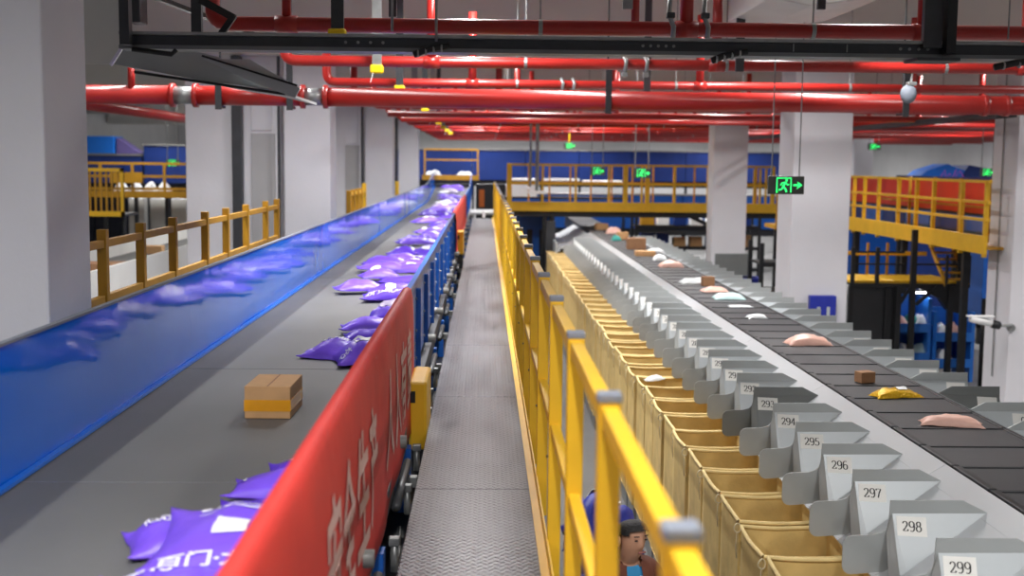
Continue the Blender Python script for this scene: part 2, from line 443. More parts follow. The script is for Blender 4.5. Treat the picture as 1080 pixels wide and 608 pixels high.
MB().box(-2.45, -2.35, 33.5, 33.6, 1.9, 3.1).build('bollard_post', M_YEL, label='single yellow post against the far left pillars', cat='post', bev=0.01)

# left service walkway under those railings
for (ya, yb, lb) in ((6.8, 17.35, 'grey service walkway below the left railing behind the blue wall'), (18.2, 29.2, 'grey service walkway between the second and third left pillars'), (30.0, 36.0, 'farthest piece of the grey service walkway on the left')):
    MB().box(-2.85, -2.02, ya, yb, 1.86, 1.90).build('side_walkway', M_GALV, label=lb, cat='walkway')

# ------------------------------------------------------------------ the wide parcel belt on the left
bc = thing('belt_conveyor', 'wide grey belt conveyor with blue side walls carrying purple bags', 'conveyor', (-1.2, 20, 0))
BZ = 2.33
prof = [(-1.2, BZ), (40.5, BZ), (47.5, 2.80)]
mb = MB()
for k in range(len(prof)-1):
    (ya, za), (yb, zb) = prof[k], prof[k+1]
    mb.add([(-1.878,ya,za),(-0.5,ya,za),(-0.5,yb,zb),(-1.878,yb,zb),(-1.878,ya,za-.02),(-0.5,ya,za-.02),(-0.5,yb,zb-.02),(-1.878,yb,zb-.02)],
           [(0,1,2,3),(7,6,5,4),(0,4,5,1),(2,6,7,3),(0,3,7,4),(1,5,6,2)])
belt = mb.build('belt', M_BELT, bc)
for ys, w in ((4.83, 0.006), (7.55, 0.005), (13.6, 0.008)):
    MB().box(-1.87, -0.51, ys, ys + w, BZ, BZ + 0.0012).build('belt_seam', M_GALV if ys < 5 else M_DARKST, belt)
def bz(yy): return BZ if yy < 40.5 else BZ + (yy-40.5)*0.47/7.0
seams = [-1.2, 0.4, 2.5, 4.4, 6.28, 7.82, 9.5, 11.5] + [13.2 + 1.75*k for k in range(20)]
for k in range(len(seams)-1):
    ya, yb = seams[k], seams[k+1]; z0 = bz(ya); z1 = bz(yb); tl = R.uniform(-.006, .006)
    mb = MB()
    a = [(-1.885+tl, ya+.003, z0+.01), (-1.885-tl, yb-.003, z1+.01), (-1.895-tl, yb-.003, z1+.565), (-1.895+tl, ya+.003, z0+.565)]
    b_ = [(x-.012, yv, z) for x, yv, z in a]
    mb.add(a + b_, [(0,1,2,3),(7,6,5,4),(0,4,5,1),(1,5,6,2),(2,6,7,3),(3,7,4,0)])
    mb.build('side_panel', M_BLUEW, bc)
    MB().beam((-1.9, ya, z0+.57), (-1.9, yb, z1+.57), .03, .012).build('top_trim', M_CAP, bc)
    MB().beam((-1.868, ya, z0+.014), (-1.868, yb, z1+.014), .03, .016).build('lip', M_BLUELIP, bc)
# right guard: blue plates with folded ends and bolts
gy = [-1.2, 0.3, 1.8, 3.3, 4.8, 6.3, 7.75, 8.75, 9.9, 11.1] + [12.3 + 1.25*k for k in range(28)]
boltm = None
for k in range(len(gy)-1):
    ya, yb = gy[k], gy[k+1]; z0 = bz(ya); z1 = bz(yb)
    mb = MB()
    mb.add([(-.50,ya+.004,z0-.17),(-.50,yb-.004,z1-.17),(-.50,yb-.004,z1+.47),(-.50,ya+.004,z0+.47),(-.485,ya+.004,z0-.17),(-.485,yb-.004,z1-.17),(-.485,yb-.004,z1+.47),(-.485,ya+.004,z0+.47)],
           [(3,2,1,0),(4,5,6,7),(0,1,5,4),(1,2,6,5),(2,3,7,6),(3,0,4,7)])
    gp = mb.build('guard_plate', M_BLUE, bc)
    MB().beam((-.49, ya, z0+.475), (-.49, yb, z1+.475), .036, .014).build('guard_trim', M_BLUELIP if ya < 12 else M_BLUE, bc)
    MB().box(-.486, -.452, yb-.03, yb-.018, z1-.17, z1+.39).build('rib', M_BLUE, gp)
    MB().box(-.486, -.456, ya+.018, ya+.03, z0-.17, z0+.39).build('rib', M_BLUE, gp)
    if 7 < ya < 22:
        for zz in (-.1, .1, .33):
            for yy in (ya+.12, yb-.12):
                MB().tube([(-.487, yy, BZ+zz), (-.474, yy, BZ+zz)], .011, 6).build('bolt', M_GALV, gp)
MB().box(-.58, -.44, -1.2, 40.4, 1.98, 2.10).build('side_beam', M_DARKST, bc)
MB().box(-1.98, -1.86, -1.2, 40.4, 1.98, 2.30).build('side_beam', M_BLUE, bc)
for k in range(22):
    yy = 0.6 + 1.9*k
    MB().tube([(-.62, yy, 2.16), (-.40, yy, 2.16)], .035, 10).build('return_roller', M_GALV, bc, smooth=True)
    for xx in (-.46, -1.92):
        MB().box(xx-.045, xx+.045, yy+.6, yy+.7, 0, 1.98).build('leg', M_BLUE, bc)
    MB().box(-.44, -.36, yy+.3, yy+.36, 1.83, 1.89).build('bracket', M_GALV, bc, bev=.004)
    MB().tube([(-.42, yy-.5, 1.95), (-.42, yy+.4, 1.95)], .025, 8).build('roller_tube', M_DARKST, bc, smooth=True)
MB().box(-.60, -.345, -1.2, 36, 1.55, 1.60).build('gap_shade_strip', M_BLACK, bc)  # black strip added so the gap beside the walkway reads as dark shade
def drive_cover(y0, y1, z0, z1, label):
    t = thing('drive_cover', label, 'machine cover', (-.38, y0, z0))
    MB().box(-.445, -.335, y0, y1, z0, z1).build('housing', M_YEL, t, bev=.018)
    MB().box(-.448, -.405, y0-.004, y0+.02, z1-.13, z1-.06).build('slot', M_BLACK, t)
    MB().box(-.43, -.35, y0+.05, y1-.05, 1.7, z0+.02).build('mount', M_DARKST, t)
drive_cover(7.2, 7.75, 1.90, 2.32, 'yellow drive cover box low beside the walkway, near the red banner')
drive_cover(20.0, 20.5, 2.12, 2.50, 'small yellow drive cover far along the walkway')
for k in range(6):
    yy = 5.3 + .9*k
    t = thing('air_valve', f'small grey pneumatic fitting beside the walkway, {nth(k+1)} from the camera', 'fitting', (-.39, yy, 1.8), group='pneumatic fittings under the belt guard')
    MB().tube([(-.39, yy, 1.80), (-.39, yy, 1.92)], .018, 8).build('stem', M_GALV, t, smooth=True)
    MB().box(-.415, -.365, yy-.02, yy+.02, 1.92, 1.96).build('block', M_GALV, t, bev=.005)
    MB().tube([(-.39, yy, 1.82), (-.39, yy+.3, 1.78), (-.41, yy+.6, 1.82)], .008, 6).build('hose', M_BLACK, t)

# banners
def banner(y0, y1, label, txt=None, tx=(), ztop=2.825, zbot=2.02):
    t = thing('banner', label, 'banner', (-.47, (y0+y1)/2, zbot))
    prof2 = [(-.522, ztop-.10), (-.525, ztop-.03), (-.513, ztop+.006), (-.486, ztop+.014), (-.463, ztop-.002), (-.452, ztop-.05),
             (-.446, ztop-.15), (-.443, ztop-.30), (-.440, ztop-.45), (-.438, ztop-.62), (-.432, zbot)]
    def fn(u, v):
        q = v*(len(prof2)-1); i = min(int(q), len(prof2)-2); f = q-i
        x = prof2[i][0]*(1-f)+prof2[i+1][0]*f; z = prof2[i][1]*(1-f)+prof2[i+1][1]*f
        yy = y0+(y1-y0)*u; k = max(0, (v-.35))
        x += .016*k*noise.noise((yy*1.6, z*2, 3)) + .010*k*math.sin(yy*5+z*4)
        z += (.03*noise.noise((yy*.9, 0, 1)))*(v > .95)
        return (x, yy, z)
    c = MB().grid(fn, int((y1-y0)*12), 20).build('cloth', M_BANNER, t, smooth=True, solid=.003)
    for ch, ya, wd in tx:
        vs, fs = text2d(ch, 1.0, .018)
        if not vs: continue
        a0 = min(p[0] for p in vs); a1 = max(p[0] for p in vs); b0 = min(p[1] for p in vs); b1 = max(p[1] for p in vs)
        out = []
        for (a, b) in vs:
            yy = ya+wd*(a-a0)/(a1-a0); z = 2.19+.46*(b-b0)/(b1-b0)
            lo, hi = .3, 1.0
            for _ in range(18):
                mid = (lo+hi)/2
                if fn((yy-y0)/(y1-y0), mid)[2] > z: lo = mid
                else: hi = mid
            out.append((fn((yy-y0)/(y1-y0), lo)[0]+.0045, yy, z))
        MB().add(out, fs).build('lettering', M_BTEXT, c)
    return t
banner(0.6, 7.72, 'long red banner with white characters hung over the near belt guard',
       tx=[(c, 3.36+.42*i, .37) for i, c in enumerate('安全生产')] + [(c, 5.5+.48*i, .41) for i, c in enumerate('人人有责')])
banner(19.5, 30.5, 'second red banner far along the belt guard', zbot=2.2)

# ------------------------------------------------------------------ poly mailer bags
def bag_fn(w, l, h, seed, pinch=.10, lift=.02, power=.75):
    sd = seed*7.31
    def top(u, v):
        k = max(0, (1-u*u))**power*max(0, (1-v*v))**power
        z = h*k*(1+.35*noise.noise((u*1.6+sd, v*1.6, sd))) + .18*h*noise.noise((u*3.5+sd, v*3.5, 2))*min(1, 3*k)
        return max(z, 0) + lift*(abs(u)**3*abs(v)**3) + .010*noise.noise((u*2+sd, v*2, 9))*(1-k) + .005
    def xy(u, v):
        x = u*w/2*(1-pinch*(1-v*v)*abs(u)**2); yv = v*l/2*(1-pinch*(1-u*u)*abs(v)**2)
        x += .02*w*noise.noise((v*1.7+sd, u, 5)); yv += .02*l*noise.noise((u*1.7+sd, v, 6))
        return x, yv
    return top, xy
def make_bag(name, m, loc, w, l, h, seed, rz=0, rx=0, ry=0, label='', cat='bag', group=None, sticker=None, text=None, smalltext=False, nu=14, nv=12, lift=.02, power=.75):
    t = thing(name, label, cat, loc, (rx, ry, rz), group, local=True)
    top, xy = bag_fn(w, l, h, seed, lift=lift, power=power)
    mb = MB(); n1 = nu+1
    pts = []
    for j in range(nv+1):
        for i in range(nu+1):
            u = 2*i/nu-1; v = 2*j/nv-1
            u = math.copysign(abs(u)**.85, u); v = math.copysign(abs(v)**.85, v)
            x, yv = xy(u, v); pts.append((x, yv, top(u, v), u, v))
    N = len(pts)
    vs = [p[:3] for p in pts] + [(p[0], p[1], max(0.0, p[2]-.004) * (1.0 if (abs(p[3]) > .99 or abs(p[4]) > .99) else .12)) for p in pts]
    fs = []
    for j in range(nv):
        for i in range(nu):
            a = j*n1+i; fs.append((a, a+1, a+n1+1, a+n1)); fs.append((a+N+n1, a+n1+1+N, a+1+N, a+N))
    rim = [i for i in range(n1)] + [j*n1+nu for j in range(1, nv+1)] + [nv*n1+i for i in range(nu-1, -1, -1)] + [j*n1 for j in range(nv-1, 0, -1)]
    for a, b in zip(rim, rim[1:]+rim[:1]): fs.append((a, a+N, b+N, b))
    mb.add(vs, fs); body = mb.build('film', m, t, smooth=True)
    def conf(x, yv, e): 
        u = max(-.99, min(.99, 2*x/w)); v = max(-.99, min(.99, 2*yv/l)); X, Y = xy(u, v)
        return (X, Y, top(u, v)+e)
    if sticker:
        sx, sy, sw, sh, sm = sticker
        MB().grid(lambda a, b: conf(sx+(a-.5)*sw, sy+(b-.5)*sh, .005), 8, 8).build('address_label', sm, t, smooth=True)
    if text:
        body_txt, tx, ty, tw, th = text
        vs2, fs2 = text2d(body_txt, 1.0, .03)
        a0 = min(p[0] for p in vs2); a1 = max(p[0] for p in vs2); b0 = min(p[1] for p in vs2); b1 = max(p[1] for p in vs2)
        MB().add([conf(tx+tw*((a-a0)/(a1-a0)-.5), ty+th*((b-b0)/(b1-b0)-.5), .006) for a, b in vs2], fs2).build('printed_characters', M_PRINT, t)
    if smalltext:
        mb2 = MB()
        for i in range(7):
            xx = -w*.30+i*w*.095
            mb2.grid(lambda a, b: conf(xx+a*w*.06, l*.27+b*l*.06, .007), 2, 2)
        for i in range(2):
            yy = l*(.215-.035*i)
            mb2.grid(lambda a, b: conf(-w*.30+a*w*.4, yy+b*l*.012, .006), 8, 1)
        mb2.build('small_print', M_PRINT, t)
    return t
Zb = BZ+.003
near = [
 ('purple_bag', M_PURP, (-.76, 3.82, Zb+.07), .58, .50, .085, 1, .03, .10, .0, 'big purple mailing bag with white label and large white characters, nearest the camera', (-.035, -.04, .105, .12, M_WHITE), ('百门·龙礼', -.05, -.212, .38, .05), True),
 ('purple_bag', M_PURP, (-1.02, 4.02, Zb), .36, .30, .08, 2, .35, 0, 0, 'purple mailing bag poking out left under the nearest big bag', None, ('心达', -.06, .03, .12, .06), False),
 ('purple_bag', M_PURP, (-.90, 3.50, Zb), .50, .32, .07, 3, .1, 0, 0, 'purple mailing bag cut off by the bottom of the picture', None, ('龙礼', -.1, .08, .16, .06), False),
 ('purple_bag', M_PURPD, (-.74, 4.33, Zb+.015), .48, .22, .045, 4, -.03, 0, 0, 'flat purple mailing bag between the nearest bag and the puffy one', (-.17, -.02, .08, .05, M_WHITE), None, False),
 ('purple_bag', M_PURP, (-.75, 4.60, Zb+.02), .46, .24, .085, 5, -.05, 0, 0, 'puffy purple mailing bag in the near heap by the banner', (-.20, .02, .05, .07, M_WHITE), None, False),
 ('purple_bag', M_PURPD, (-.70, 4.93, Zb+.015), .38, .18, .055, 6, .10, 0, 0, 'purple mailing bag with a curved white strip at the back of the near heap', (-.03, .05, .20, .03, M_WHITE), None, False),
 ('purple_bag', M_PURP, (-.74, 7.80, Zb+.03), .46, .42, .13, 7, .25, 0, -.10, 'light purple mailing bag with white label behind the cardboard box', (-.02, .0, .13, .10, M_WHITE), ('心达', -.17, -.1, .1, .06), False),
 ('purple_bag', M_PURP, (-.98, 8.05, Zb), .42, .36, .10, 8, -.30, 0, 0, 'purple mailing bag with white print pointing left behind the cardboard box', None, ('心门龙', -.02, .02, .22, .07), False),
 ('purple_bag', M_PURPD, (-.78, 8.65, Zb+.03), .46, .26, .08, 9, .05, 0, 0, 'deep purple bag lying third in the middle heap', None, None, False),
 ('purple_bag', M_PURP, (-.84, 9.15, Zb+.03), .50, .24, .09, 10, .06, 0, 0, 'long thin purple bag fourth in the middle heap', None, None, False),
 ('purple_bag', M_PURPD, (-.74, 9.75, Zb+.02), .42, .30, .12, 11, .1, 0, 0, 'deep purple bag with white letters just before the lilac grey bag', None, ('心达龙', .02, .03, .26, .09), False),
 ('lilac_bag', M_LILAC, (-.74, 10.45, Zb+.02), .40, .34, .10, 12, -.05, 0, 0, 'lilac grey poly bag among the purple ones', None, None, False),
 ('purple_bag', M_PURPD, (-.85, 11.35, Zb+.02), .60, .40, .12, 13, .05, 0, 0, 'wide dark purple bag with a white label, just past the lilac bag', (-.02, .02, .10, .16, M_WHITE), ('心门龙礼心达', -.05, -.12, .42, .05), False),
]
for nm, m, loc, w, l, h, sd, rz, rx, ry, lb, st, tx, sm in near:
    make_bag(nm, m, loc, w, l, h, sd, rz, rx, ry, lb, group='purple mailing bags on the belt', sticker=st, text=tx, smalltext=sm)
rb = random.Random(21)
yy = 12.0; k = 0
CN = {'purple_poly_bag': 'light purple', 'deep_purple_poly_bag': 'deep purple', 'lilac_grey_poly_bag': 'lilac grey', 'white_poly_bag': 'white'}
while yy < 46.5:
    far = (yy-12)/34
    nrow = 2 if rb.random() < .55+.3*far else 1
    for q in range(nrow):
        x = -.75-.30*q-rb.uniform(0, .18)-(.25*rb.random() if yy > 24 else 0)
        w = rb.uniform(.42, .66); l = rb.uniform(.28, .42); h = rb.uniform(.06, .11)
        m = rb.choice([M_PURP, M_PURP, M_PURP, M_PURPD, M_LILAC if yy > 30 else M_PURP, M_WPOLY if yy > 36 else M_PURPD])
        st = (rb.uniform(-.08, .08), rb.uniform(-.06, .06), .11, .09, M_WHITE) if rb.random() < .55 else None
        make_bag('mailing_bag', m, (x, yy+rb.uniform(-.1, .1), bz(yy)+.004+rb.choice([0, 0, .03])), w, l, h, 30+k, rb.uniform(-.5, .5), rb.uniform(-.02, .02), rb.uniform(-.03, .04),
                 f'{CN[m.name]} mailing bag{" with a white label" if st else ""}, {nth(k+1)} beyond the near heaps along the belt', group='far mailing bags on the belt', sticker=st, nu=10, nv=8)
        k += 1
    yy += rb.uniform(.75, 1.25)

def carton(x, y, z, w, d, h, rz, label, m=M_CARD, tape=None, group=None, name='cardboard_box'):
    t = thing(name, label, 'box', (x, y, z), (0, 0, rz), group, local=True)
    MB().box(-w/2, w/2, -d/2, d/2, 0, h).build('carton', m, t, bev=.004)
    if tape == 'band':
        tz = h*.40
        MB().box(-w/2-.002, w/2+.002, -d/2-.002, d/2+.002, tz-.028, tz+.030).build('tape', M_TAPE, t)
    MB().box(-.004, .004, -d/2+.002, d/2-.002, h, h+.0012).build('flap_seam', M_CARDD, t)
    return t
carton(-1.083, 6.24, BZ+.002, .232, .36, .165, -.02, 'cardboard box with an orange tape band, alone on the grey belt', tape='band')

# ------------------------------------------------------------------ loop sorter on the right
so = thing('belt_sorter', 'long sorter line of black belt cells between light grey side strips', 'sorter', (3.0, 18, 0))
cell = None; y = 4.6; SZ = 1.955
while y < 33.0:
    if cell is None:
        c = MB().box(2.675, 3.36, y+.012, y+.488, SZ-.05, SZ).build('belt_cell', M_CBELT, so, bev=.010); cell = c; cy = y
        e1 = MB().box(2.635, 2.685, y+.006, y+.494, SZ-.06, SZ+.012).build('cell_edge', M_BLACK, c, bev=.008)
        e2 = MB().box(3.35, 3.385, y+.006, y+.494, SZ-.06, SZ+.006).build('cell_edge', M_BLACK, c, bev=.006)
        e3 = MB().box(2.69, 3.35, y+.478, y+.490, SZ-.01, SZ+.007).build('cleat', M_DARKST, c)
    else:
        c = inst('belt_cell', cell.data, so, (0, y-cy, 0))
        for e, nm in ((e1, 'cell_edge'), (e2, 'cell_edge'), (e3, 'cleat')): inst(nm, e.data, c)
    y += .505
y = 4.2
while y < 30:
    y1 = min(y+2.48, 30)
    MB().add([(2.50,y+.002,1.882),(2.628,y+.002,1.956),(2.628,y1-.002,1.956),(2.50,y1-.002,1.882),(2.50,y+.002,1.862),(2.628,y+.002,1.90),(2.628,y1-.002,1.90),(2.50,y1-.002,1.862)],
             [(0,1,2,3),(7,6,5,4),(0,4,5,1),(1,5,6,2),(2,6,7,3),(3,7,4,0)]).build('side_strip', M_STRIP, so)
    MB().add([(3.392,y+.002,1.958),(3.50,y+.002,1.882),(3.50,y1-.002,1.882),(3.392,y1-.002,1.958),(3.392,y+.002,1.90),(3.50,y+.002,1.862),(3.50,y1-.002,1.862),(3.392,y1-.002,1.90)],
             [(0,1,2,3),(7,6,5,4),(0,4,5,1),(1,5,6,2),(2,6,7,3),(3,7,4,0)]).build('side_strip', M_STRIP, so)
    y = y1
MB().box(2.66, 3.36, 4.4, 40, 1.60, 1.88).build('track_beam', M_DARKST, so)
MB().box(2.64, 3.38, 33, 40, 1.90, 1.95).build('far_belt', M_CBELT, so)
for k in range(15):
    yy = 5.2+2.4*k
    for xx in (2.75, 3.25): MB().box(xx-.05, xx+.05, yy-.05, yy+.05, 0, 1.6).build('leg', M_DARKST, so)

P = .62
def chute_proto(sgn, mats, lab):
    """a numbered chute, local origin on the divider plane; sgn = -1 left side (falls towards -x)."""
    sh, de, sl = mats
    t = thing('sorting_chute', lab, 'chute', (0, 0, 0), local=True)
    X = lambda x: x if sgn < 0 else 6.02-x     # mirror about the sorter centre line
    # slide: bent sheet from the strip down to the bag mouth, in front of the divider
    def slab(nm, pts, y0, y1, m, th=.006, par=t):
        mb = MB()
        poly = [(X(a), b) for a, b in pts] + [(X(a), b-th) for a, b in reversed(pts)]
        mb.prism(poly, 'y', y0, y1); return mb.build(nm, m, par)
    slab('slide_plate', [(1.97, 1.572), (2.03, 1.600), (2.50, 1.880)], -P+.004, -.004, sl)
    # upright divider with the rounded wing over the bag
    top = 1.967
    wing = [(2.05, 1.845)] + [(2.012+.03*math.cos(a), 1.815+.03*math.sin(a)) for a in (.6, .1)]
    out = [(2.048, top), (2.416, top), (2.538, 1.905), (2.51, 1.885), (2.09, 1.634), (2.06, 1.60)]
    cr = .045
    out += [(1.815+cr, 1.585)] + [(1.815+cr+cr*math.cos(math.radians(a)), 1.585+cr+cr*math.sin(math.radians(a))) for a in (250, 225, 200, 180)]
    out += [(1.815+cr+cr*math.cos(math.radians(a)), 1.785-cr+cr*math.sin(math.radians(a))) for a in (180, 150, 120, 95)]
    out += [(1.97, 1.790), (2.015, 1.803), (2.036, 1.825), (2.044, 1.86)]
    MB().prism([(X(a), b) for a, b in out], 'y', -.004, .004).build('divider_sheet', sh, t)
    # deflector: tilted plate from the fold line down to the slide
    d = [(2.056, -.006, 1.900), (2.534, -.006, 1.902), (2.095, -.135, 1.645), (2.060, -.135, 1.624)]
    d2 = [(a, b-.002, c-.006) for a, b, c in d]
    q = [(X(a), b, c) for a, b, c in d+d2]
    MB().add(q, [(0,1,2,3),(7,6,5,4),(0,4,5,1),(1,5,6,2),(2,6,7,3),(3,7,4,0)]).build('deflector_plate', de, t)
    # rolled end and hinge bracket
    MB().add([(X(a), b, c) for a, b, c in [(2.056,-.008,1.90),(2.060,-.135,1.624),(2.02,-.10,1.60),(2.03,-.010,1.80),(2.056,-.012,1.90),(2.062,-.139,1.624),(2.02,-.105,1.60),(2.03,-.016,1.80)]],
             [(0,1,2,3),(7,6,5,4),(0,4,5,1),(1,5,6,2),(2,6,7,3),(3,7,4,0)]).build('end_fold', sh, t)
    br = MB(); br.tube([(X(2.065), -.15, 1.615), (X(1.985), -.15, 1.585)], .014, 8); br.box(min(X(1.985), X(2.03)), max(X(1.985), X(2.03)), -.17, -.12, 1.56, 1.60)
    br.build('bracket', M_DARKST, t, bev=0)
    # label on the deflector
    return t
def label_frame(sgn):
    # local axes of the deflector face near its upper left corner
    o = Vector((2.075, -.0115, 1.889)); ux = Vector((1, 0, .004)).normalized()
    dn = (Vector((2.060, -.135, 1.624))-Vector((2.056, -.006, 1.900))).normalized()
    nrm = ux.cross(-dn).normalized()
    if nrm.y > 0: nrm = -nrm
    return o, ux, dn, nrm
_lab_me = None
def add_label(t, num, sgn):
    global _lab_me
    o, ux, dn, nrm = label_frame(sgn)
    if sgn > 0: o = Vector((6.02-2.075-.150, o.y, o.z))
    ang = -.05; u2 = (ux*math.cos(ang)+(-dn)*math.sin(ang)); d2 = (dn*math.cos(ang)+ux*math.sin(ang))
    W, H = .150, .098
    if _lab_me is None or sgn not in _lab_me:
        c = [o, o+u2*W, o+u2*W+d2*H, o+d2*H]
        lo = MB().add([p+nrm*.0035 for p in c]+[p+nrm*.001 for p in c], [(0,1,2,3),(7,6,5,4),(0,4,5,1),(1,5,6,2),(2,6,7,3),(3,7,4,0)]).build('number_label', M_LABEL, t)
        _lab_me = dict(_lab_me or {}); _lab_me[sgn] = lo.data
    else:
        lo = inst('number_label', _lab_me[sgn], t)
    if num:
        vs, fs, wd = digits2d(num)
        s = .050; ox = (W-wd*s*1.0)/2; oy = (H+s)/2
        MB().add([o+u2*(ox+a*s)+d2*(oy-b*s)+nrm*.0045 for a, b in vs], fs).build('number', M_INK, lo)
    return lo
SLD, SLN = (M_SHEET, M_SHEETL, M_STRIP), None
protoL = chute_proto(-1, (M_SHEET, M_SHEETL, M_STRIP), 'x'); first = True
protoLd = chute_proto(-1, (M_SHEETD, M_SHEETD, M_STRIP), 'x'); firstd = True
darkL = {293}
for n in range(300, 262, -1):
    if n == 300: continue
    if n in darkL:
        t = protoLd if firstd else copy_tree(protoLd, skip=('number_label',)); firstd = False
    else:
        t = protoL if first else copy_tree(protoL, skip=('number_label',)); first = False
    t.location = (0, 5.9+P*(298-n), 0)
    add_label(t, str(n), -1)
    q = nth(300-n)
    sh = 'dark grey' if n in darkL else 'light grey'
    t['label'] = f'{sh} sheet-metal chute labelled {n}, {q} from the camera in the left row' if n >= 288 else f'{sh} sheet-metal chute, {q} from the camera in the left row'
    t['group'] = 'numbered chutes beside the tan bags'
protoR = chute_proto(1, (M_SHEET, M_SHEETL, M_STRIP), 'x'); fr = True
protoRd = chute_proto(1, (M_SHEETD, M_SHEETD, M_STRIP), 'x'); frd = True
for k in range(34):
    yv = 7.83+P*k
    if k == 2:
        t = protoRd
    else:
        t = protoR if fr else copy_tree(protoR, skip=('number_label',)); fr = False
    t.location = (-.02+.0, yv, 0)
    if k < 12: add_label(t, {0: '0', 1: '0', 2: None, 3: None}.get(k), 1)
    t['label'] = {0: 'light grey chute cut by the right picture edge, far side of the sorter', 1: 'light grey chute just in front of the dark one, right of the black belt',
                  2: 'dark grey chute on the right of the black belt beside the gold parcel', 3: 'light grey chute directly behind the dark one, right side'}.get(k, f'light grey chute, {nth(k+1)} from the camera on the right side of the sorter')
    t['group'] = 'chutes on the far side of the sorter'
fs_ = thing('chute_apron', 'pale steel apron where the left chute row ends near the platform', 'apron', (2.2, 29.6, 1.5))
MB().prism([(1.75, 1.62), (2.1, 1.66), (2.55, 1.92), (2.55, 1.90), (2.1, 1.63), (1.75, 1.59)], 'y', 29.0, 34.5).build('sheet', M_STRIP, fs_)
MB().box(1.72, 1.76, 29.0, 34.5, 1.45, 1.75).build('edge', M_SHEETL, fs_)
MB().box(1.9, 2.0, 30, 30.1, 0, 1.62).build('leg', M_DARKST, fs_)

# ------------------------------------------------------------------ tan canvas bags under the left chutes
def bin_proto(seed):
    t = thing('sorting_bag', 'x', 'bag', (0, 0, 0), local=True)
    rr = random.Random(seed); w, d, H = .50, .555, 1.33
    z0 = .20
    per = [(0,0),(w,0),(w,d),(0,d)]
    def ringpt(s, z):       # s in 0..4, bulging slack cloth
        i = int(s) % 4; f = s-int(s); a = per[i]; b = per[(i+1) % 4]
        x = a[0]+(b[0]-a[0])*f; yv = a[1]+(b[1]-a[1])*f
        k = math.sin(math.pi*f); dz = (z0+H-z)/H
        nx, ny = [(0,-1),(1,0),(0,1),(-1,0)][i]
        off = k*(.018*noise.noise((s*2.2+seed*3, z*1.5, seed)) - .010*math.sin(dz*math.pi)) + .012*dz*noise.noise((s*5+seed, z*3, 4))
        return (x+nx*off, yv+ny*off, z)
    ns, nz = 32, 10
    def wall(u, v):
        p = ringpt((u*4) % 4, z0+H*v)
        return (p[0], p[1], p[2]-.012*math.sin(math.pi*((u*4) % 1))*(v > .95))
    mb = MB().grid(wall, ns, nz)
    mb.add([(0,0,z0+.005),(w,0,z0+.005),(w,d,z0+.005),(0,d,z0+.005)], [(0,1,2,3)])
    mb.build('canvas', M_CLOTH, t, smooth=True)
    rim = []
    for i in range(33):
        p = wall(i/32, 1.0); rim.append(p)
    MB().tube(rim, .012, 8, caps=False).build('hem', M_HEM, t, smooth=True)
    # knotted tie at the near left corner
    loop = [(-.012+.0*i, -.012, z0+H-.01) for i in range(1)]
    loop = [(-.012-.02*math.sin(a), -.014-.008*math.sin(2*a), z0+H-.035+.028*math.cos(a)) for a in [i*math.pi/6 for i in range(13)]]
    tie = MB().tube(loop, .004, 6); tie.tube([(-.014,-.014,z0+H-.06), (-.02,-.016,z0+H-.14), (-.012,-.012,z0+H-.22)], .003, 5)
    tie.build('tie', M_ROPE, t, smooth=True)
    MB().box(.02, w-.02, .02, d-.02, 0, z0).build('base_frame', M_GALV, t)
    return t
protos = [bin_proto(s) for s in (1, 2, 3)]
used = [False]*3
for k in range(38):
    i = R.choice([0, 1, 2]) if k > 2 else k
    t = copy_tree(protos[i]) if used[i] else protos[i]; used[i] = True
    yv = 5.75+P*(k-0)
    t.location = (1.527+R.uniform(-.012, .012), yv+R.uniform(-.01, .01), R.uniform(-.012, .012)*0)
    t.scale = (1, 1, 1+R.uniform(-.012, .012))
    t.rotation_euler = (0, 0, R.uniform(-.02, .02))
    n = 298-k
    t['label'] = f'open tan canvas sorting bag, {nth(k+1)} from the camera in the row below the chutes'
    t['group'] = 'tan canvas bags below the chutes'
make_bag('white_parcel', M_WPOLY, (1.70, 11.85, 1.50), .20, .14, .05, 91, .2, 0, -.1, 'white parcel lying on top of one overfull tan bag', 'parcel')

# ------------------------------------------------------------------ parcels riding the sorter
SP = SZ+.004
pcs = [
 ('pink', 3.06, 11.25, .42, .24, .085, .05, 'large pink poly parcel on the black belt, middle of the view'),
 ('pink', 3.06, 7.72, .40, .16, .06, -.25, 'pink poly parcel on the black belt nearest the right edge'),
 ('gold', 3.02, 8.68, .36, .16, .055, .15, 'shiny gold film parcel on the black belt'),
 ('white', 3.01, 13.2, .22, .14, .04, .1, 'small white parcel on the belt behind the large pink one'),
 ('white', 3.05, 14.25, .28, .15, .015, 0, 'flat white envelope on the belt'),
 ('mint', 3.08, 15.1, .40, .24, .075, 0, 'pale mint poly parcel on the belt behind the flat envelope'),
 ('pink', 3.06, 15.95, .36, .18, .06, .1, 'pink parcel in front of the small brown box on the belt'),
 ('white', 2.98, 17.1, .40, .2, .07, .1, 'white parcel left of the small brown box on the belt'),
 ('pink', 3.07, 19.8, .40, .26, .10, 0, 'pink parcel far along the belt'),
 ('white', 3.09, 21.2, .24, .2, .10, 0, 'rounded white parcel far along the belt before the cartons'),
 ('white', 3.30, 23.3, .3, .2, .06, .3, 'white parcel at the right edge of the far belt'),
 ('teal', 2.92, 26.7, .22, .2, .1, 0, 'teal parcel far down the belt'),
 ('pink', 3.14, 29.3, .4, .25, .14, 0, 'pink parcel just before the yellow platform'),
]
PM = dict(pink=M_PINK, gold=M_GOLD, white=M_WPOLY, mint=M_MINT, teal=M_TEAL)
for i, (c, x, yv, w, l, h, rz, lb) in enumerate(pcs):
    make_bag(f'{c}_parcel', PM[c], (x, yv, SP), w, l, h, 60+i, rz, 0, 0, lb, 'parcel', sticker=((.04, 0, .09, .07, M_WHITE) if c in ('gold',) else None), lift=.0, power=.42)
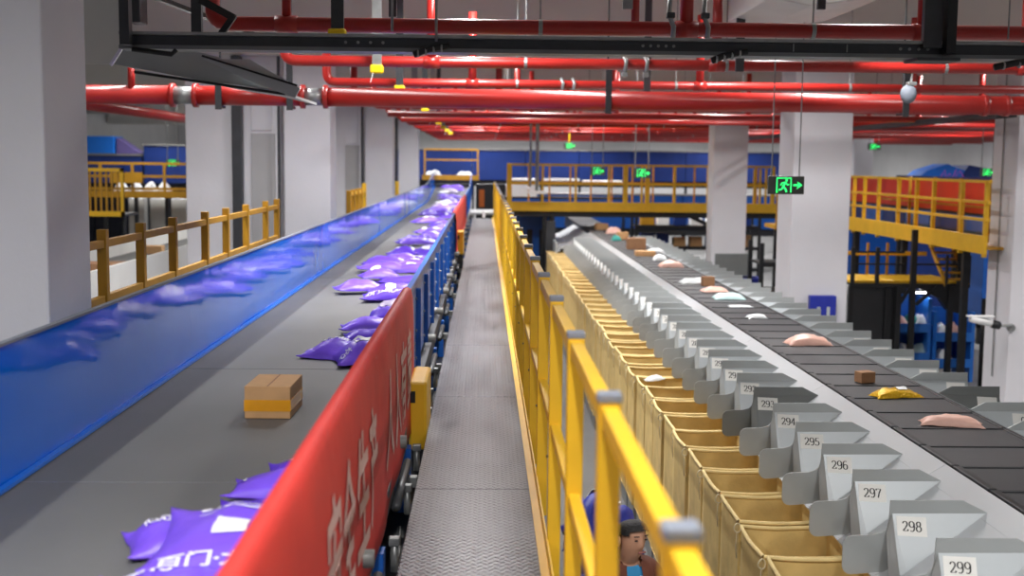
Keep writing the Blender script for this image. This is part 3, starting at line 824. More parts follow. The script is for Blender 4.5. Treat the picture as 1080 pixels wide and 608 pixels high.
carton(2.975, 9.27, SP, .125, .10, .085, .3, 'tiny dark brown box on the black belt', m=M_CARDD)
carton(3.12, 16.75, SP, .16, .14, .13, .1, 'small brown box between white and pink parcels on the belt', m=M_CARDD)
carton(2.97, 22.25, SP, .36, .26, .09, 0, 'flat tan carton far along the belt', m=M_CARD)
carton(3.02, 24.0, SP, .36, .3, .22, 0, 'reddish brown carton far along the belt behind the flat one', m=M_CARDD)
carton(3.1, 27.1, SP, .22, .2, .16, .2, 'small tan carton at the far end of the belt', m=M_CARD)
carton(3.0, 31.0, SP, .3, .25, .16, .2, 'tan carton under the edge of the yellow platform', m=M_CARD)

# ------------------------------------------------------------------ red pipes overhead
def hanger(mb, x, yv, z, r):
    mb.tube([(x, yv, z+r+.02), (x, yv, 5.1 if False else 6.02)], .008, 6)
def bend(a, b, c, n=6):
    a, b, c = Vector(a), Vector(b), Vector(c)
    return [a*(1-s)**2+b*2*s*(1-s)+c*s*s for s in [i/n for i in range(n+1)]]
ordn = ['first', 'second', 'third', 'fourth', 'fifth', 'sixth', 'seventh', 'eighth', 'ninth', 'tenth', 'eleventh', 'twelfth', 'thirteenth', 'fourteenth']
PZ = 4.618
for k in range(14):
    yv = 9.0+3.2*k; r = .054; x0 = -1.98
    where = [', above the busway', ', just below the busway', ', above the thick main'][k] if k < 3 else ''
    t = thing('sprinkler_pipe', f'{ordn[k]} red sprinkler pipe from the camera{where}', 'pipe', (5, yv, PZ-r), group='red sprinkler pipes under the ceiling')
    top = 5.55 if k == 0 else 5.05
    pts = [(x0, yv, top), (x0, yv, PZ+.14)] + bend((x0, yv, PZ+.12), (x0, yv, PZ), (x0+.12, yv, PZ)) + [(x0+.3, yv, PZ), (19.5, yv, PZ)]
    MB().tube(pts, r, 14).build('run', M_RED, t, smooth=True)
    for xx in ((-1.445, 1.47, 3.22) if k == 0 else (-.9+.37*k % 2, 1.9+.4*(k % 3), 5.4, 8.9)):
        rr = .05 if (k or xx > 1) else .034
        MB().tube([(xx, yv, PZ), (xx, yv, 5.5)], rr, 10).build('riser', M_RED, t, smooth=True)
        MB().tube([(xx-.08, yv, PZ), (xx+.08, yv, PZ)], r+.010, 14).build('coupling', M_RED, t, smooth=True)
    for xx in (.4, 2.4, 4.6, 7.0, 9.4):
        h = MB(); h.tube([(xx, yv, PZ+r), (xx, yv, 6.02)], .008, 6); h.tube([(xx-.015, yv, PZ), (xx+.015, yv, PZ)], r+.006, 14)
        h.build('hanger', M_GALV, t)
MBt = MB().tube([(1.083, 8.92, 4.66), (1.083, 8.92, 6.0)], .03, 10)
MBt.build('drop_pipe', M_RED, label='thin red vertical pipe dropping behind the top pipe near the middle', cat='pipe', smooth=True)

mt = thing('main_pipe', 'thick red main pipe with grey couplings spanning the hall', 'pipe', (0, 14, 4.25))
MB().tube([(-15.5, 14, 4.36), (-3.52, 14, 4.36)], .108, 20).build('run', M_RED, mt, smooth=True)
MB().tube([(-3.3, 14, 4.36), (-2.06, 14, 4.36)], .108, 20).build('run', M_RED, mt, smooth=True)
MB().tube([(-1.82, 14, 4.36), (19.5, 14, 4.33)], .108, 20).build('run', M_RED, mt, smooth=True)
for xx in (-3.41, -1.94):
    MB().tube([(xx-.12, 14, 4.36), (xx+.12, 14, 4.36)], .098, 20).build('bare_joint', M_GALV, mt, smooth=True)
    for s in (-1, 1):
        MB().tube([(xx+s*.13-.025, 14, 4.36), (xx+s*.13+.025, 14, 4.36)], .135, 20).build('flange', M_RED, mt, smooth=True)
for xx in (-3.0, -2.2, 1.4, 4.8, 7.7):
    h = MB(); h.box(xx-.035, xx+.035, 13.86, 13.89, 4.2, 4.75); h.box(xx-.03, xx+.03, 13.88, 14.12, 4.22, 4.25); h.tube([(xx, 14, 4.47), (xx, 14, 6.0)], .01, 6)
    h.build('bracket', M_DARKST, mt)
MB().tube([(-3.99, 13.95, 4.7), (-3.99, 13.95, 4.42)], .04, 10).build('branch', M_RED, mt, smooth=True)
for s in (5.75, 6.0):
    MB().tube([(s-.03, 14, 4.345), (s+.03, 14, 4.345)], .122, 16).build('clamp', M_RED, mt, smooth=True)
for (ya, za, lb) in ((16.6, 4.46, 'red pipe running close behind the thick main pipe'), (20.2, 4.42, 'red pipe in the far rows sitting a little lower than its neighbours'), (23.4, 4.44, 'thin red pipe deep in the far rows')):
    MB().tube([(-1.6, ya, za), (19.5, ya, za)], .05, 12).build('branch_pipe', M_RED, label=lb, cat='pipe', group='lower red branch pipes', smooth=True)
MB().tube([(-5.6, 10, 4.40), (-5.6, 40, 4.40)], .085, 12).build('branch_pipe', M_RED, label='red pipe running away along the far left bay', cat='pipe', smooth=True)
MB().box(-6.3, -6.0, 12, 40, 4.42, 4.50).build('cable_tray', M_GALV, label='pale cable tray running away in the left bay', cat='cable tray')

# dark busway beam
bw = thing('busway', 'dark steel busway beam spanning the view under the first red pipe', 'beam', (4, 8, 4.34))
MB().box(-2.3, 12, 7.96, 8.06, 4.36, 4.43).build('web', M_DARKST, bw)
MB().box(-2.34, 12, 7.92, 8.10, 4.425, 4.445).build('top_flange', M_GALV, bw)
MB().box(-2.34, 12, 7.92, 8.10, 4.335, 4.36).build('bottom_flange', mat('grey_steel', (112, 115, 117), .4, .4), bw)
for xx in (-.9, -.82, -.74, -.66, 1.02, 1.07, 1.12, 1.17, 1.22, 2.7, 2.76, 2.82, 2.88, 3.05):
    MB().tube([(xx, 7.965, 4.395), (xx, 7.95, 4.395)], .010, 8).build('bolt', M_GALV, bw)
for xx in (2.0, 2.35):
    MB().box(xx-.003, xx+.003, 7.95, 7.962, 4.37, 4.42).build('joint_plate', M_GALV, bw)
def strut(x, yv, z0, z1, label, w=.045, cap=True, m=M_DARKST, group=None):
    t = thing('ceiling_strut', label, 'strut', (x, yv, z0), group=group)
    MB().box(x-w, x+w, yv-.02, yv+.02, z0, z1).build('channel', m, t)
    if cap:
        MB().box(x-w-.02, x+w+.02, yv-.06, yv+.03, z0-.03, z0+.055).build('end_cap', M_YCAP, t, bev=.018)
        MB().tube([(x-.03, yv-.05, z0-.02), (x-.06, yv-.07, z0-.12)], .003, 5).build('cord', M_WHITE, t)
for k in range(10):
    yv = 8.87+3.2*k
    strut(-1.06, yv, 4.52, 6.02, ['dark ceiling strut with yellow cap, nearest one in front of the red pipe', 'ceiling strut with yellow cap, second from the camera'][k] if k < 2 else f'small yellow-capped ceiling strut, {nth(k+1)} from the camera in its line', group='yellow capped ceiling struts', m=M_DARKST if k % 2 == 0 else M_GALV)
strut(-.72, 9.6, 4.75, 6.02, 'plain dark ceiling strut right of the nearest yellow-capped one', w=.03, cap=False)
strut(2.45, 11.8, 4.53, 6.02, 'plain dark strut hooked round the second red pipe near the exit sign', w=.04, cap=False)
strut(1.93, 14.6, 4.35, 6.02, 'dark strut between pipes right of centre', w=.04, cap=False)
strut(1.0, 8.7, 4.72, 6.02, 'galvanised strut at the top edge near the middle', w=.035, cap=False, m=M_GALV)
strut(2.62, 9.6, 4.85, 6.02, 'short dark strut in front of the white duct', w=.03, cap=False)
br = thing('busway_bracket', 'heavy dark bracket holding the busway at the upper right', 'bracket', (2.92, 7.9, 4.34))
MB().box(2.83, 2.95, 7.90, 7.95, 4.40, 6.02).build('plate', M_DARKST, br)
MB().box(2.96, 3.02, 7.84, 7.95, 4.36, 6.02).build('channel', M_BLACK, br)
MB().box(2.78, 3.06, 7.86, 8.12, 4.315, 4.335).build('shoe', M_DARKST, br)
for i, (xx, zb) in enumerate(((-.595, 4.46), (-.314, 4.40), (3.371, 4.46))):
    MB().tube([(xx, 7.88, zb), (xx, 7.88, 6.02)], .009 if i < 2 else .006, 8).build('threaded_rod', M_GALV, label=['left of the two bright hanger rods left of centre', 'right of the two bright hanger rods left of centre, ending in a black clamp', 'thin hanger rod near the upper right corner'][i], cat='rod', smooth=True)
def cable_clamp(x, z, lb, s=1, dz=.05):
    t = thing('cable_clamp', lb, 'clamp', (x, 7.903, z))
    MB().tube([(x-.10*s, 7.903, z-dz), (x-.03*s, 7.903, z-dz*.4), (x+.06*s, 7.903, z), (x+.13*s, 7.903, z+.01)], .022, 8).build('body', M_BLACK, t, smooth=True)
    for q in range(4):
        xx = x-.07*s+.05*s*q
        MB().tube([(xx-.006, 7.903, z-.04+.012*q), (xx+.006, 7.903, z-.04+.012*q)], .026, 8).build('ring', M_GALV, t)
cable_clamp(-.36, 4.365, 'black cable clamp hanging under the busway left of centre')
cable_clamp(1.56, 4.35, 'black cable clamp hanging under the busway right of centre')
cable_clamp(3.50, 4.33, 'black cable clamp at the right end of the busway', s=2)
for i, xx in enumerate((1.33, 1.58)):
    t = thing('beam_clamp', ['left', 'right'][i] + ' one of two chromed clamps hooked over the top red pipe', 'clamp', (xx, 8.85, 4.5))
    MB().tube([(xx, 8.86, 4.9), (xx-.01, 8.86, 4.70), (xx+.025, 8.86, 4.62), (xx+.02, 8.86, 4.53)], .018, 8).build('strap', M_GALV, t, smooth=True)
    MB().tube([(xx, 8.86, 4.9), (xx, 8.86, 6.0)], .011, 8).build('rod', M_GALV, t)
    MB().box(xx-.03, xx+.03, 8.83, 8.89, 4.68, 4.72).build('nut', M_DARKST, t, bev=.006)
for i, (xx, yv, zz) in enumerate(((1.37, 12.19, 4.64), (1.58, 12.19, 4.64), (.95, 15.37, 4.63), (1.09, 15.37, 4.63), (.60, 18.59, 4.62), (.77, 18.59, 4.62))):
    t = thing('pipe_clamp', f'{["left","right"][i%2]} grey pipe clamp of the pair on the {["second red pipe","third red pipe","pipe above the far platform"][i//2]}', 'clamp', (xx, yv, zz-.1))
    MB().tube([(xx, yv-.05, zz+.06), (xx+.02, yv-.09, zz), (xx+.01, yv-.08, zz-.11)], .02, 8).build('strap', M_GALV, t, smooth=True)
    MB().box(xx-.025, xx+.035, yv-.11, yv-.05, zz-.15, zz-.11).build('nut', M_GALV, t, bev=.006)
sk = thing('pendant_sensor', 'grey rounded sensor pod hanging from the pipe at the upper right', 'sensor', (4.25, 12.2, 4.27))
MB().ball((4.24, 12.2, 4.36), (.083, .066, .094), 14, 10).build('pod', M_CAP, sk, smooth=True)
MB().tube([(4.26, 12.2, 4.44), (4.27, 12.2, 4.575)], .013, 8).build('stem', M_GALV, sk)
MB().box(4.22, 4.31, 12.16, 12.24, 4.44, 4.48).build('collar', M_GALV, sk, bev=.008)
dk = thing('air_duct', 'pale grey duct end at the top edge right of centre', 'duct', (3, 11, 5.0))
MB().prism([(2.4, 5.04), (2.75, 4.98), (3.35, 5.06), (3.6, 5.16), (3.6, 5.5), (2.4, 5.5)], 'y', 10.4, 12.2).build('casing', M_CONV, dk, bev=.01)
ct = thing('cable_tray', 'dark ladder cable tray running away under the pipes at the right', 'cable tray', (7.3, 24, 4.36))
for s in (-.14, .14): MB().box(7.3+s-.015, 7.3+s+.015, 17, 38, 4.34, 4.41).build('side_rail', M_DARKST, ct)
for k in range(21): MB().box(7.17, 7.43, 17.4+k, 17.44+k, 4.345, 4.37).build('rung', M_DARKST, ct)

# overhead grey chute in the upper left corner
oc = thing('overhead_chute', 'grey sheet-metal overhead chute crossing the upper left corner', 'chute', (-2, 9, 4.1))
def sheet(pts, y0, y1, nm, m, th=.02):
    MB().prism(pts+[(a, b-th) for a, b in reversed(pts)], 'y', y0, y1).build(nm, m, oc)
sheet([(-2.76, 4.36), (-2.6, 4.33), (-2.3, 4.29), (-2.0, 4.235), (-1.75, 4.20), (-1.45, 4.13)], 9.3, 10.6, 'underside_plate', M_SHEET)
MB().add([(-2.78,9.28,4.34),(-2.64,9.28,4.56),(-2.0,9.28,4.40),(-1.5,9.28,4.16),(-2.1,9.28,4.22),(-2.78,9.31,4.34),(-2.64,9.31,4.56),(-2.0,9.31,4.40),(-1.5,9.31,4.16),(-2.1,9.31,4.22)],
         [(0,4,3,2,1),(5,6,7,8,9),(0,1,6,5),(1,2,7,6),(2,3,8,7),(3,4,9,8),(4,0,5,9)]).build('side_panel', M_SHEET, oc)
MB().add([(-2.1,9.2,4.38),(-1.75,9.2,4.38),(-1.38,9.2,4.17),(-1.42,9.2,4.10),(-1.75,9.2,4.22),(-2.1,9.22,4.38),(-1.75,9.22,4.38),(-1.38,9.22,4.17),(-1.42,9.22,4.10),(-1.75,9.22,4.22)],
         [(0,4,3,2,1),(5,6,7,8,9),(0,1,6,5),(1,2,7,6),(2,3,8,7),(3,4,9,8),(4,0,5,9)]).build('outlet_panel', M_SHEETL, oc)
MB().beam((-2.80, 9.26, 4.33), (-2.645, 9.26, 4.57), .02, .02).build('lip', M_PRINT, oc)
MB().beam((-2.62, 9.25, 4.28), (-1.5, 9.25, 4.13), .03, .02).build('edge_bar', M_BLACK, oc)
MB().beam((-2.1, 9.18, 4.40), (-1.40, 9.18, 4.19), .02, .015).build('edge_bar', M_BLACK, oc)
MB().beam((-2.63, 9.4, 4.9), (-1.6, 9.4, 4.52), .5, .03).build('upper_plate', M_SHEETD, oc)
MB().box(-2.60, -2.50, 9.0, 9.2, 4.62, 5.2).build('motor_box', M_DARKST, oc, bev=.01)
MB().prism([(-3.1, 5.2), (-2.70, 5.2), (-2.66, 4.56), (-2.80, 4.34), (-3.1, 4.34)], 'y', 9.32, 9.34).build('end_sheet', M_CONV, oc)
MB().box(-2.30, -2.24, 7.8, 7.88, 4.35, 6.02).build('hanger_channel', M_DARKST, oc)
MB().box(-2.04, -1.97, 8.6, 8.66, 4.45, 6.02).build('hanger_channel', M_DARKST, oc)
MB().beam((-1.95, 8.5, 4.72), (-1.72, 8.5, 4.60), .05, .05).build('brace', M_BLACK, oc)
MB().beam((-1.72, 8.5, 4.62), (-1.82, 8.5, 4.48), .04, .04).build('brace', M_BLACK, oc)
MB().tube([(-2.25, 7.9, 4.33), (-2.0, 7.9, 4.30), (-1.97, 7.9, 4.33)], .016, 8).build('handle', M_BLACK, oc, smooth=True)

# ------------------------------------------------------------------ exit signs
def ribb(pts, w): return ribbon2d(pts, w, w)
def exit_sign(x, yv, z, w, h, label, rods=True, arrow=1, ztop=4.45):
    t = thing('exit_sign', label, 'exit sign', (x+w/2, yv, z), group='green exit signs')
    MB().box(x, x+w, yv, yv+.03, z, z+h).build('panel', M_SIGN, t, bev=.004)
    mb = MB()
    S = h*.78; ox = x+w*.24; oz = z+h*.11
    def put(pts, wd):
        v, f = ribb(pts, wd); mb.add([(ox+a*S, yv-.003, oz+b*S) for a, b in v], f)
    put([(0,0),(0,1),(1.0,1),(1.0,0)], .09); put([(0.0,.0),(0.0,.08)], .1)
    put([(.62,.72),(.45,.42),(.62,.22),(.70,0.02)], .13)          # trunk and leg
    put([(.47,.42),(.34,.22),(.14,.16)], .11)
    put([(.60,.68),(.36,.66),(.26,.48)], .08); put([(.62,.68),(.76,.52),(.88,.56)], .08)
    mb.add([(ox+(.68+.085*math.cos(a))*S, yv-.003, oz+(.84+.085*math.sin(a))*S) for a in [i*math.pi/6 for i in range(12)]], [tuple(range(12))])
    ax0 = ox+S*1.16; ax1 = x+w-.02
    mb.add([(ax0, yv-.003, z+h*.46), (ax1-.03, yv-.003, z+h*.46), (ax1-.03, yv-.003, z+h*.56), (ax0, yv-.003, z+h*.56)], [(0,1,2,3)])
    mb.add([(ax1-.06, yv-.003, z+h*.28), (ax1, yv-.003, z+h*.51), (ax1-.055, yv-.003, z+h*.72), (ax1-.035, yv-.003, z+h*.51)], [(0,1,2,3)])
    mb.build('pictogram', M_GREEN, t)
    if rods:
        for q in (.1, .86): MB().tube([(x+w*q, yv+.015, z+h), (x+w*q, yv+.015, ztop)], .007 if yv < 20 else .012, 6).build('rod', M_GALV, t)
exit_sign(2.81, 12.0, 3.35, .36, .18, 'nearest green running-man exit sign hung before the broad white pillar', ztop=6.02)
exit_sign(3.06, 25.0, 3.35, .36, .2, 'green exit sign hanging over the middle of the yellow platform', ztop=6.02)
exit_sign(2.59, 29.8, 3.36, .36, .2, 'small green exit sign left of the one over the platform', ztop=6.02)
exit_sign(2.45, 37.75, 4.08, .36, .2, 'tiny green exit sign high against the far red pipes', rods=False)
MB().box(2.6, 2.64, 37.76, 37.79, 4.28, 4.58).build('sign_stem', M_YCAP, label='tiny yellow bracket above the high far exit sign', cat='bracket')
exit_sign(12.0, 38, 4.16, .4, .2, 'distant green exit sign right of the broad white pillar', ztop=6.02)
exit_sign(12.1, 29.5, 3.42, .36, .2, 'green exit sign above the blue hoods at the right', ztop=6.02)
exit_sign(-9.55, 36.8, 3.42, .42, .22, 'green exit sign beside the left pillar, over the far left platform', ztop=6.02)

# ------------------------------------------------------------------ yellow platform over the sorter
def rail_run(t, pts, z0, hgt, nmid=1, w=.05, m=M_YEL, step=1.0, post_every=None, mids=None):
    for a, b in zip(pts[:-1], pts[1:]):
        A = Vector((a[0], a[1], z0)); B = Vector((b[0], b[1], z0)); L = (B-A).length; n = max(1, round(L/step))
        for i in range(n+1):
            p = A.lerp(B, i/n)
            MB().box(p.x-w/2, p.x+w/2, p.y-w/2, p.y+w/2, z0, z0+hgt).build('post', m, t)
        for zz in [1.0]+(mids or [.52]):
            MB().beam(A+Vector((0,0,hgt*zz)), B+Vector((0,0,hgt*zz)), w*.8, w).build('rail', m, t)
pf = thing('platform', 'yellow-railed platform bridging over the sorter in the background', 'platform', (4, 31.8, 0))
MB().box(.62, 7.9, 31, 33, 2.50, 2.58).build('deck', M_YELD, pf)
MB().box(.6, 7.9, 30.95, 31.0, 2.42, 2.66).build('edge_board', M_YEL, pf)
MB().box(.62, 7.9, 31.05, 31.2, 2.28, 2.42).build('edge_beam', M_BLACK, pf)
rail_run(pf, [(.64, 31), (7.4, 31)], 2.6, 1.0, step=.84, w=.055)
rail_run(pf, [(.64, 33), (7.4, 33)], 2.6, 1.0, step=.56, w=.045, m=M_YELD)
rail_run(pf, [(.64, 31), (.64, 33)], 2.6, 1.0, step=1.0, w=.06)
for xx in (3.60, 4.16, .64): MB().box(xx-.06, xx+.06, 30.94, 31.04, 2.45, 3.62).build('main_post', M_YEL, pf, bev=.008)
for xx in (6.9, 7.05, 7.2, 7.35): MB().box(xx-.025, xx+.025, 30.97, 31.02, 2.6, 3.55).build('baluster', M_YEL, pf)
for xx in (6.25, 6.5, 1.55, 1.75):
    MB().box(xx-.06, xx+.06, 31.1, 31.25, 0, 2.3).build('leg', M_BLACK, pf)
MB().beam((5.2, 31.15, 2.36), (6.2, 31.15, 1.9), .09, .1).build('brace', M_BLACK, pf)
MB().box(.62, 7.9, 32.8, 33, 2.2, 2.42).build('edge_beam', M_BLACK, pf)
p2 = thing('platform', 'small yellow-railed step platform tucked behind the broad white pillar', 'platform', (6.5, 26, 0))
MB().box(6.15, 7.2, 25.5, 26.5, 2.30, 2.38).build('deck', M_YELD, p2)
rail_run(p2, [(6.17, 25.5), (7.2, 25.5)], 2.36, .95, step=.35, w=.035, m=M_YELD, mids=[.6, .3])
for xx in (6.2, 7.1): MB().box(xx-.04, xx+.04, 25.6, 25.68, 0, 2.3).build('leg', M_BLACK, p2)
for i, (xx, zz, w) in enumerate(((1.32, 2.93, .045), (1.15, 3.03, .03))):
    t = thing('hanging_lamp_pole', ['pale vertical pole ending in a white lamp plate over the platform', 'thinner pale pole left of the lamp pole'][i], 'pole', (xx, 30.5, zz))
    MB().tube([(xx, 30.5, zz), (xx, 30.5, 6.02)], w, 8).build('pole', M_GALV, t, smooth=True)
    MB().box(xx-.22+.1*i, xx+.22-.1*i, 30.4, 30.6, zz-.06, zz+.02).build('plate', M_WHITE, t, bev=.01)

# end bridge over the belt
eb = thing('footbridge', 'ochre footbridge crossing the belt at the far end', 'footbridge', (-1.3, 46.5, 0))
MB().box(-2.35, -.2, 46.0, 46.12, 2.98, 3.16).build('edge_board', M_YELD, eb)
MB().box(-2.35, -.2, 46.12, 47.4, 3.0, 3.05).build('deck', M_DARKST, eb)
MB().box(-2.35, -.2, 46.0, 46.3, 2.88, 2.97).build('edge_beam', M_BLACK, eb)
rail_run(eb, [(-2.25, 46), (-.25, 46)], 3.1, 1.02, step=2.0, w=.06, m=M_YELD, mids=[.62])
for xx in (-2.3, -.22): MB().box(xx-.06, xx+.06, 46.1, 46.3, 0, 2.98).build('leg', M_BLACK, eb)
for i, xx in enumerate((-1.95, -.75)):
    make_bag('white_sack', M_WPOLY, (xx, 46.7, 3.05), .75, .5, .28, 120+i, 0, 0, 0, ['left', 'right'][i]+' white sack lying on the far footbridge', 'sack')

# ------------------------------------------------------------------ blue machine enclosures at the back
def enclosure(x0, x1, y0, y1, z0, z1, label, m=M_NAVY, step=2.2, feet=True):
    t = thing('blue_enclosure', label, 'machine', ((x0+x1)/2, (y0+y1)/2, 0))
    n = max(1, round((x1-x0)/step)); w = (x1-x0)/n
    for i in range(n):
        MB().box(x0+i*w+.01, x0+(i+1)*w-.01, y0, y1, z0, z1).build('panel', m, t, bev=.01)
    MB().box(x0-.03, x1+.03, y0-.03, y1+.03, z1, z1+.05).build('top_cap', M_GALV, t)
    MB().box(x0, x1, y0+.1, y1-.1, z0-.25, z0).build('plinth_beam', M_BLACK, t)
    if feet:
        for i in range(n+1):
            xx = min(x1-.1, x0+i*w); MB().box(xx, xx+.1, y0+.1, y0+.2, 0, z0-.2).build('leg', M_BLACK, t)
    return t
enclosure(-4.8, 12.4, 49, 50.6, 2.95, 4.14, 'very long navy blue machine enclosure closing off the far end')
enclosure(.9, 11.0, 42.5, 43.6, 1.4, 2.55, 'mid blue lower machine cabinet below the long navy enclosure', m=M_BLUE)
t = thing('dark_machine', 'dark machine frame under the navy enclosure beyond the walkway', 'machine', (.3, 43, 0))
MB().box(-.3, .85, 42.6, 43.4, 0, 2.9).build('body', M_BLACK, t, bev=.02)
MB().box(-.18, .0, 42.55, 42.6, 2.1, 2.7).build('orange_panel', mat('orange_panel', (190, 96, 24), .5), t)
for i, (x0, x1, z0, z1) in enumerate(((.66, 1.6, 2.62, 3.02), (1.8, 2.9, 3.1, 3.18), (3.0, 4.2, 3.05, 3.14), (.7, 1.6, 3.1, 3.18))):
    MB().box(x0, x1, 37.0, 37.3, z0, z1).build('white_carton', M_WHITE, label=['white carton behind the left end of the platform rail', 'long white tray behind the platform rail, left of the two', 'long white tray behind the platform rail, right of the two', 'thin white tray above the white carton behind the rail'][i], cat='tray', bev=.01)
sf = thing('tray_table', 'dark table carrying white trays behind the yellow platform', 'table', (2.4, 37.2, 0))
MB().box(.6, 4.4, 36.8, 37.6, 2.56, 2.62).build('top', M_BLACK, sf)
MB().box(1.75, 4.3, 36.9, 37.5, 3.02, 3.05).build('shelf', M_BLACK, sf); MB().box(.65, 1.7, 36.9, 37.5, 3.06, 3.10).build('shelf', M_BLACK, sf)
for xx in (.7, 1.72, 4.25): MB().box(xx-.03, xx+.03, 37.0, 37.1, 0, 3.05).build('leg', M_BLACK, sf)

# under-platform machinery seen past the right chutes
def rack(name, label, x0, x1, y0, y1, z1, shelves, m, depthless=False):
    t = thing(name, label, 'rack', ((x0+x1)/2, (y0+y1)/2, 0))
    for a in (x0, x1):
        for b in (y0, y1): MB().box(a-.04, a+.04, b-.04, b+.04, 0, z1).build('upright', m, t)
    for z in shelves:
        MB().box(x0, x1, y0, y1, z-.03, z+.01).build('shelf', m, t)
        MB().box(x0, x1, y0-.05, y0-.02, z-.06, z+.03).build('lip', m, t)
    return t
rack('storage_rack', 'black rack standing between the platform leg and the broad pillar', 5.35, 6.75, 23.2, 24.2, 2.15, (.6, 1.2, 1.75), M_BLACK)
t = thing('dark_cabinet', 'black cabinet against the left of the broad white pillar', 'cabinet', (4.9, 22, 0))
MB().box(5.5, 6.1, 21.4, 22.3, 0, 2.05).build('body', M_BLACK, t, bev=.02)
MB().box(5.55, 6.05, 21.38, 21.4, .1, 1.9).build('door', mat('charcoal', (44, 46, 50), .6), t, bev=.005)
rack('storage_rack', 'black rack with bright boxes in the dark under the yellow platform', 4.3, 7.8, 34.2, 35.2, 2.2, (.7, 1.3, 1.9), M_BLACK)
for i in range(7):
    w = R.uniform(.25, .4)
    MB().box(4.45+.47*i, 4.45+.47*i+w, 34.3, 34.7, 1.92, 2.10+R.uniform(0, .1)).build('stored_box', R.choice([M_WHITE, M_NAVY, M_CARD, M_YELD]), label=f'small box on the top shelf of the under-platform rack, {nth(i+1)} from the left', cat='box', group='boxes on the under-platform rack', bev=.01)
    MB().box(4.45+.47*i, 4.45+.47*i+w, 34.3, 34.7, 1.32, 1.55+R.uniform(0, .15)).build('stored_box', R.choice([M_NAVY, M_NAVY, M_BLUE, M_CARD]), label=f'small box on the middle shelf of the under-platform rack, {nth(i+1)} from the left', cat='box', group='boxes on the under-platform rack', bev=.01)
t = thing('blue_machine', 'blue machine housing under the left end of the yellow platform', 'machine', (1.1, 30, 0))
MB().box(.68, 1.75, 32.0, 33.0, .2, 2.25).build('housing', M_BLUE, t, bev=.02)
for q in range(3): MB().box(.8+.33*q, .95+.33*q, 31.97, 32.0, .9, 1.9).build('vent', M_BLACK, t)
MB().box(1.55, 1.78, 30.2, 30.4, 0, 2.2).build('column', M_DARKST, t)
MB().box(5.3, 6.1, 27.6, 27.66, 0, 1.62).build('grey_board', M_SHEETD, label='grey board leaning at the foot of the pillar behind the platform', cat='board', bev=.01)
t = thing('blue_crate', 'dark blue crate in front of the grey board', 'crate', (5.0, 25, 0))
MB().box(5.15, 5.75, 25, 25.5, .6, 1.30).build('tub', M_SACK, t, bev=.02); MB().box(5.12, 5.78, 24.97, 25.53, 1.26, 1.30).build('rim', M_SACK, t)
MB().box(5.2, 5.7, 25.05, 25.45, 0, .6).build('stand', M_BLACK, t)
t = thing('blue_notice_box', 'blue box with two pale strips fixed on the broad white pillar', 'box', (4.93, 17.4, 1.3))
MB().box(4.735, 5.12, 17.38, 17.5, 1.28, 1.76).build('case', M_SACK, t, bev=.01)
for xx in (4.84, 4.98): MB().box(xx, xx+.045, 17.37, 17.385, 1.36, 1.60).build('strip', M_SHEETL, t)

# ------------------------------------------------------------------ right bay: raised walkway, red guard, frames, racks
rp = thing('raised_walkway', 'raised walkway with yellow railing in front of the red conveyor guard', 'walkway', (7.8, 21, 0))
MB().box(7.45, 8.25, 17.8, 25.0, 2.42, 2.46).build('deck', M_YELD, rp)
MB().box(7.42, 7.46, 17.8, 25.0, 2.35, 2.62).build('edge_board', M_YEL, rp)
for py in (17.92, 18.85, 20.05, 20.85, 21.77, 22.88, 23.74, 24.4):
    MB().box(7.44, 7.50, py-.03, py+.03, 2.3, 3.45).build('post', M_YEL, rp)
for py in (18.4, 19.6, 20.9, 22.1, 23.4): MB().box(8.22, 8.27, py-.025, py+.025, 2.45, 3.45).build('post', M_YELD, rp)
for z in (3.43, 3.12, 2.86):
    MB().box(7.45, 7.49, 17.8, 24.6, z-.025, z+.02).build('rail', M_YEL, rp)
MB().box(8.23, 8.26, 17.8, 25, 2.96, 3.0).build('rail', M_YELD, rp)
for py in (18.8, 21.6, 24.4): MB().box(7.5, 7.6, py-.05, py+.05, 0, 2.35).build('leg', M_BLACK, rp)
rc = thing('red_conveyor', 'conveyor with a long red side guard behind the raised yellow railing', 'conveyor', (8.9, 22, 0))
for k in range(7):
    MB().box(8.36, 8.40, 18.5+1.35*k+.006, 18.5+1.35*(k+1)-.006, 2.86, 3.40).build('guard_sheet', M_REDG, rc)
    MB().box(8.34, 8.40, 18.5+1.35*k+.02, 18.5+1.35*(k+1)-.02, 2.50, 2.82).build('skirt_sheet', M_BLUE if k % 2 else M_NAVY, rc)
MB().box(8.40, 9.7, 18.5, 28.5, 2.78, 2.86).build('bed', M_DARKST, rc)
MB().box(9.7, 9.74, 18.5, 28.5, 2.8, 3.44).build('far_guard', M_NAVY, rc)
MB().box(8.33, 8.42, 27.95, 28.6, 2.5, 3.5).build('end_frame', M_NAVY, rc)
for py in (19, 22, 25, 28): MB().box(8.6, 8.7, py, py+.1, 0, 2.78).build('leg', M_BLACK, rc)
hd = thing('blue_hood', 'bright blue peaked hood with a pink squiggle logo above the red guard', 'hood', (11.3, 30, 0))
MB().prism([(10.68, 3.32), (10.98, 3.55), (11.49, 3.72), (11.93, 3.56), (11.90, 3.0), (10.68, 3.0)], 'y', 30, 31).build('shell', M_BLUELIP, hd, bev=.01)
v, f = ribbon2d([(.0,.05),(.12,.12),(.22,.30),(.24,.08),(.34,.2),(.42,.1),(.50,.34),(.50,.1),(.6,.28),(.68,.12)], .03, .03)
MB().add([(11.2+a, 29.985, 3.3+b*.9) for a, b in v], f).build('logo', mat('pink_logo', (206, 96, 214), .5), hd)
MB().box(10.8, 11.8, 30.2, 30.9, 0, 3.0).build('support', M_NAVY, hd)
hd2 = thing('blue_hood', 'darker blue hood with a slanting top below the right exit sign', 'hood', (12.3, 30, 0))
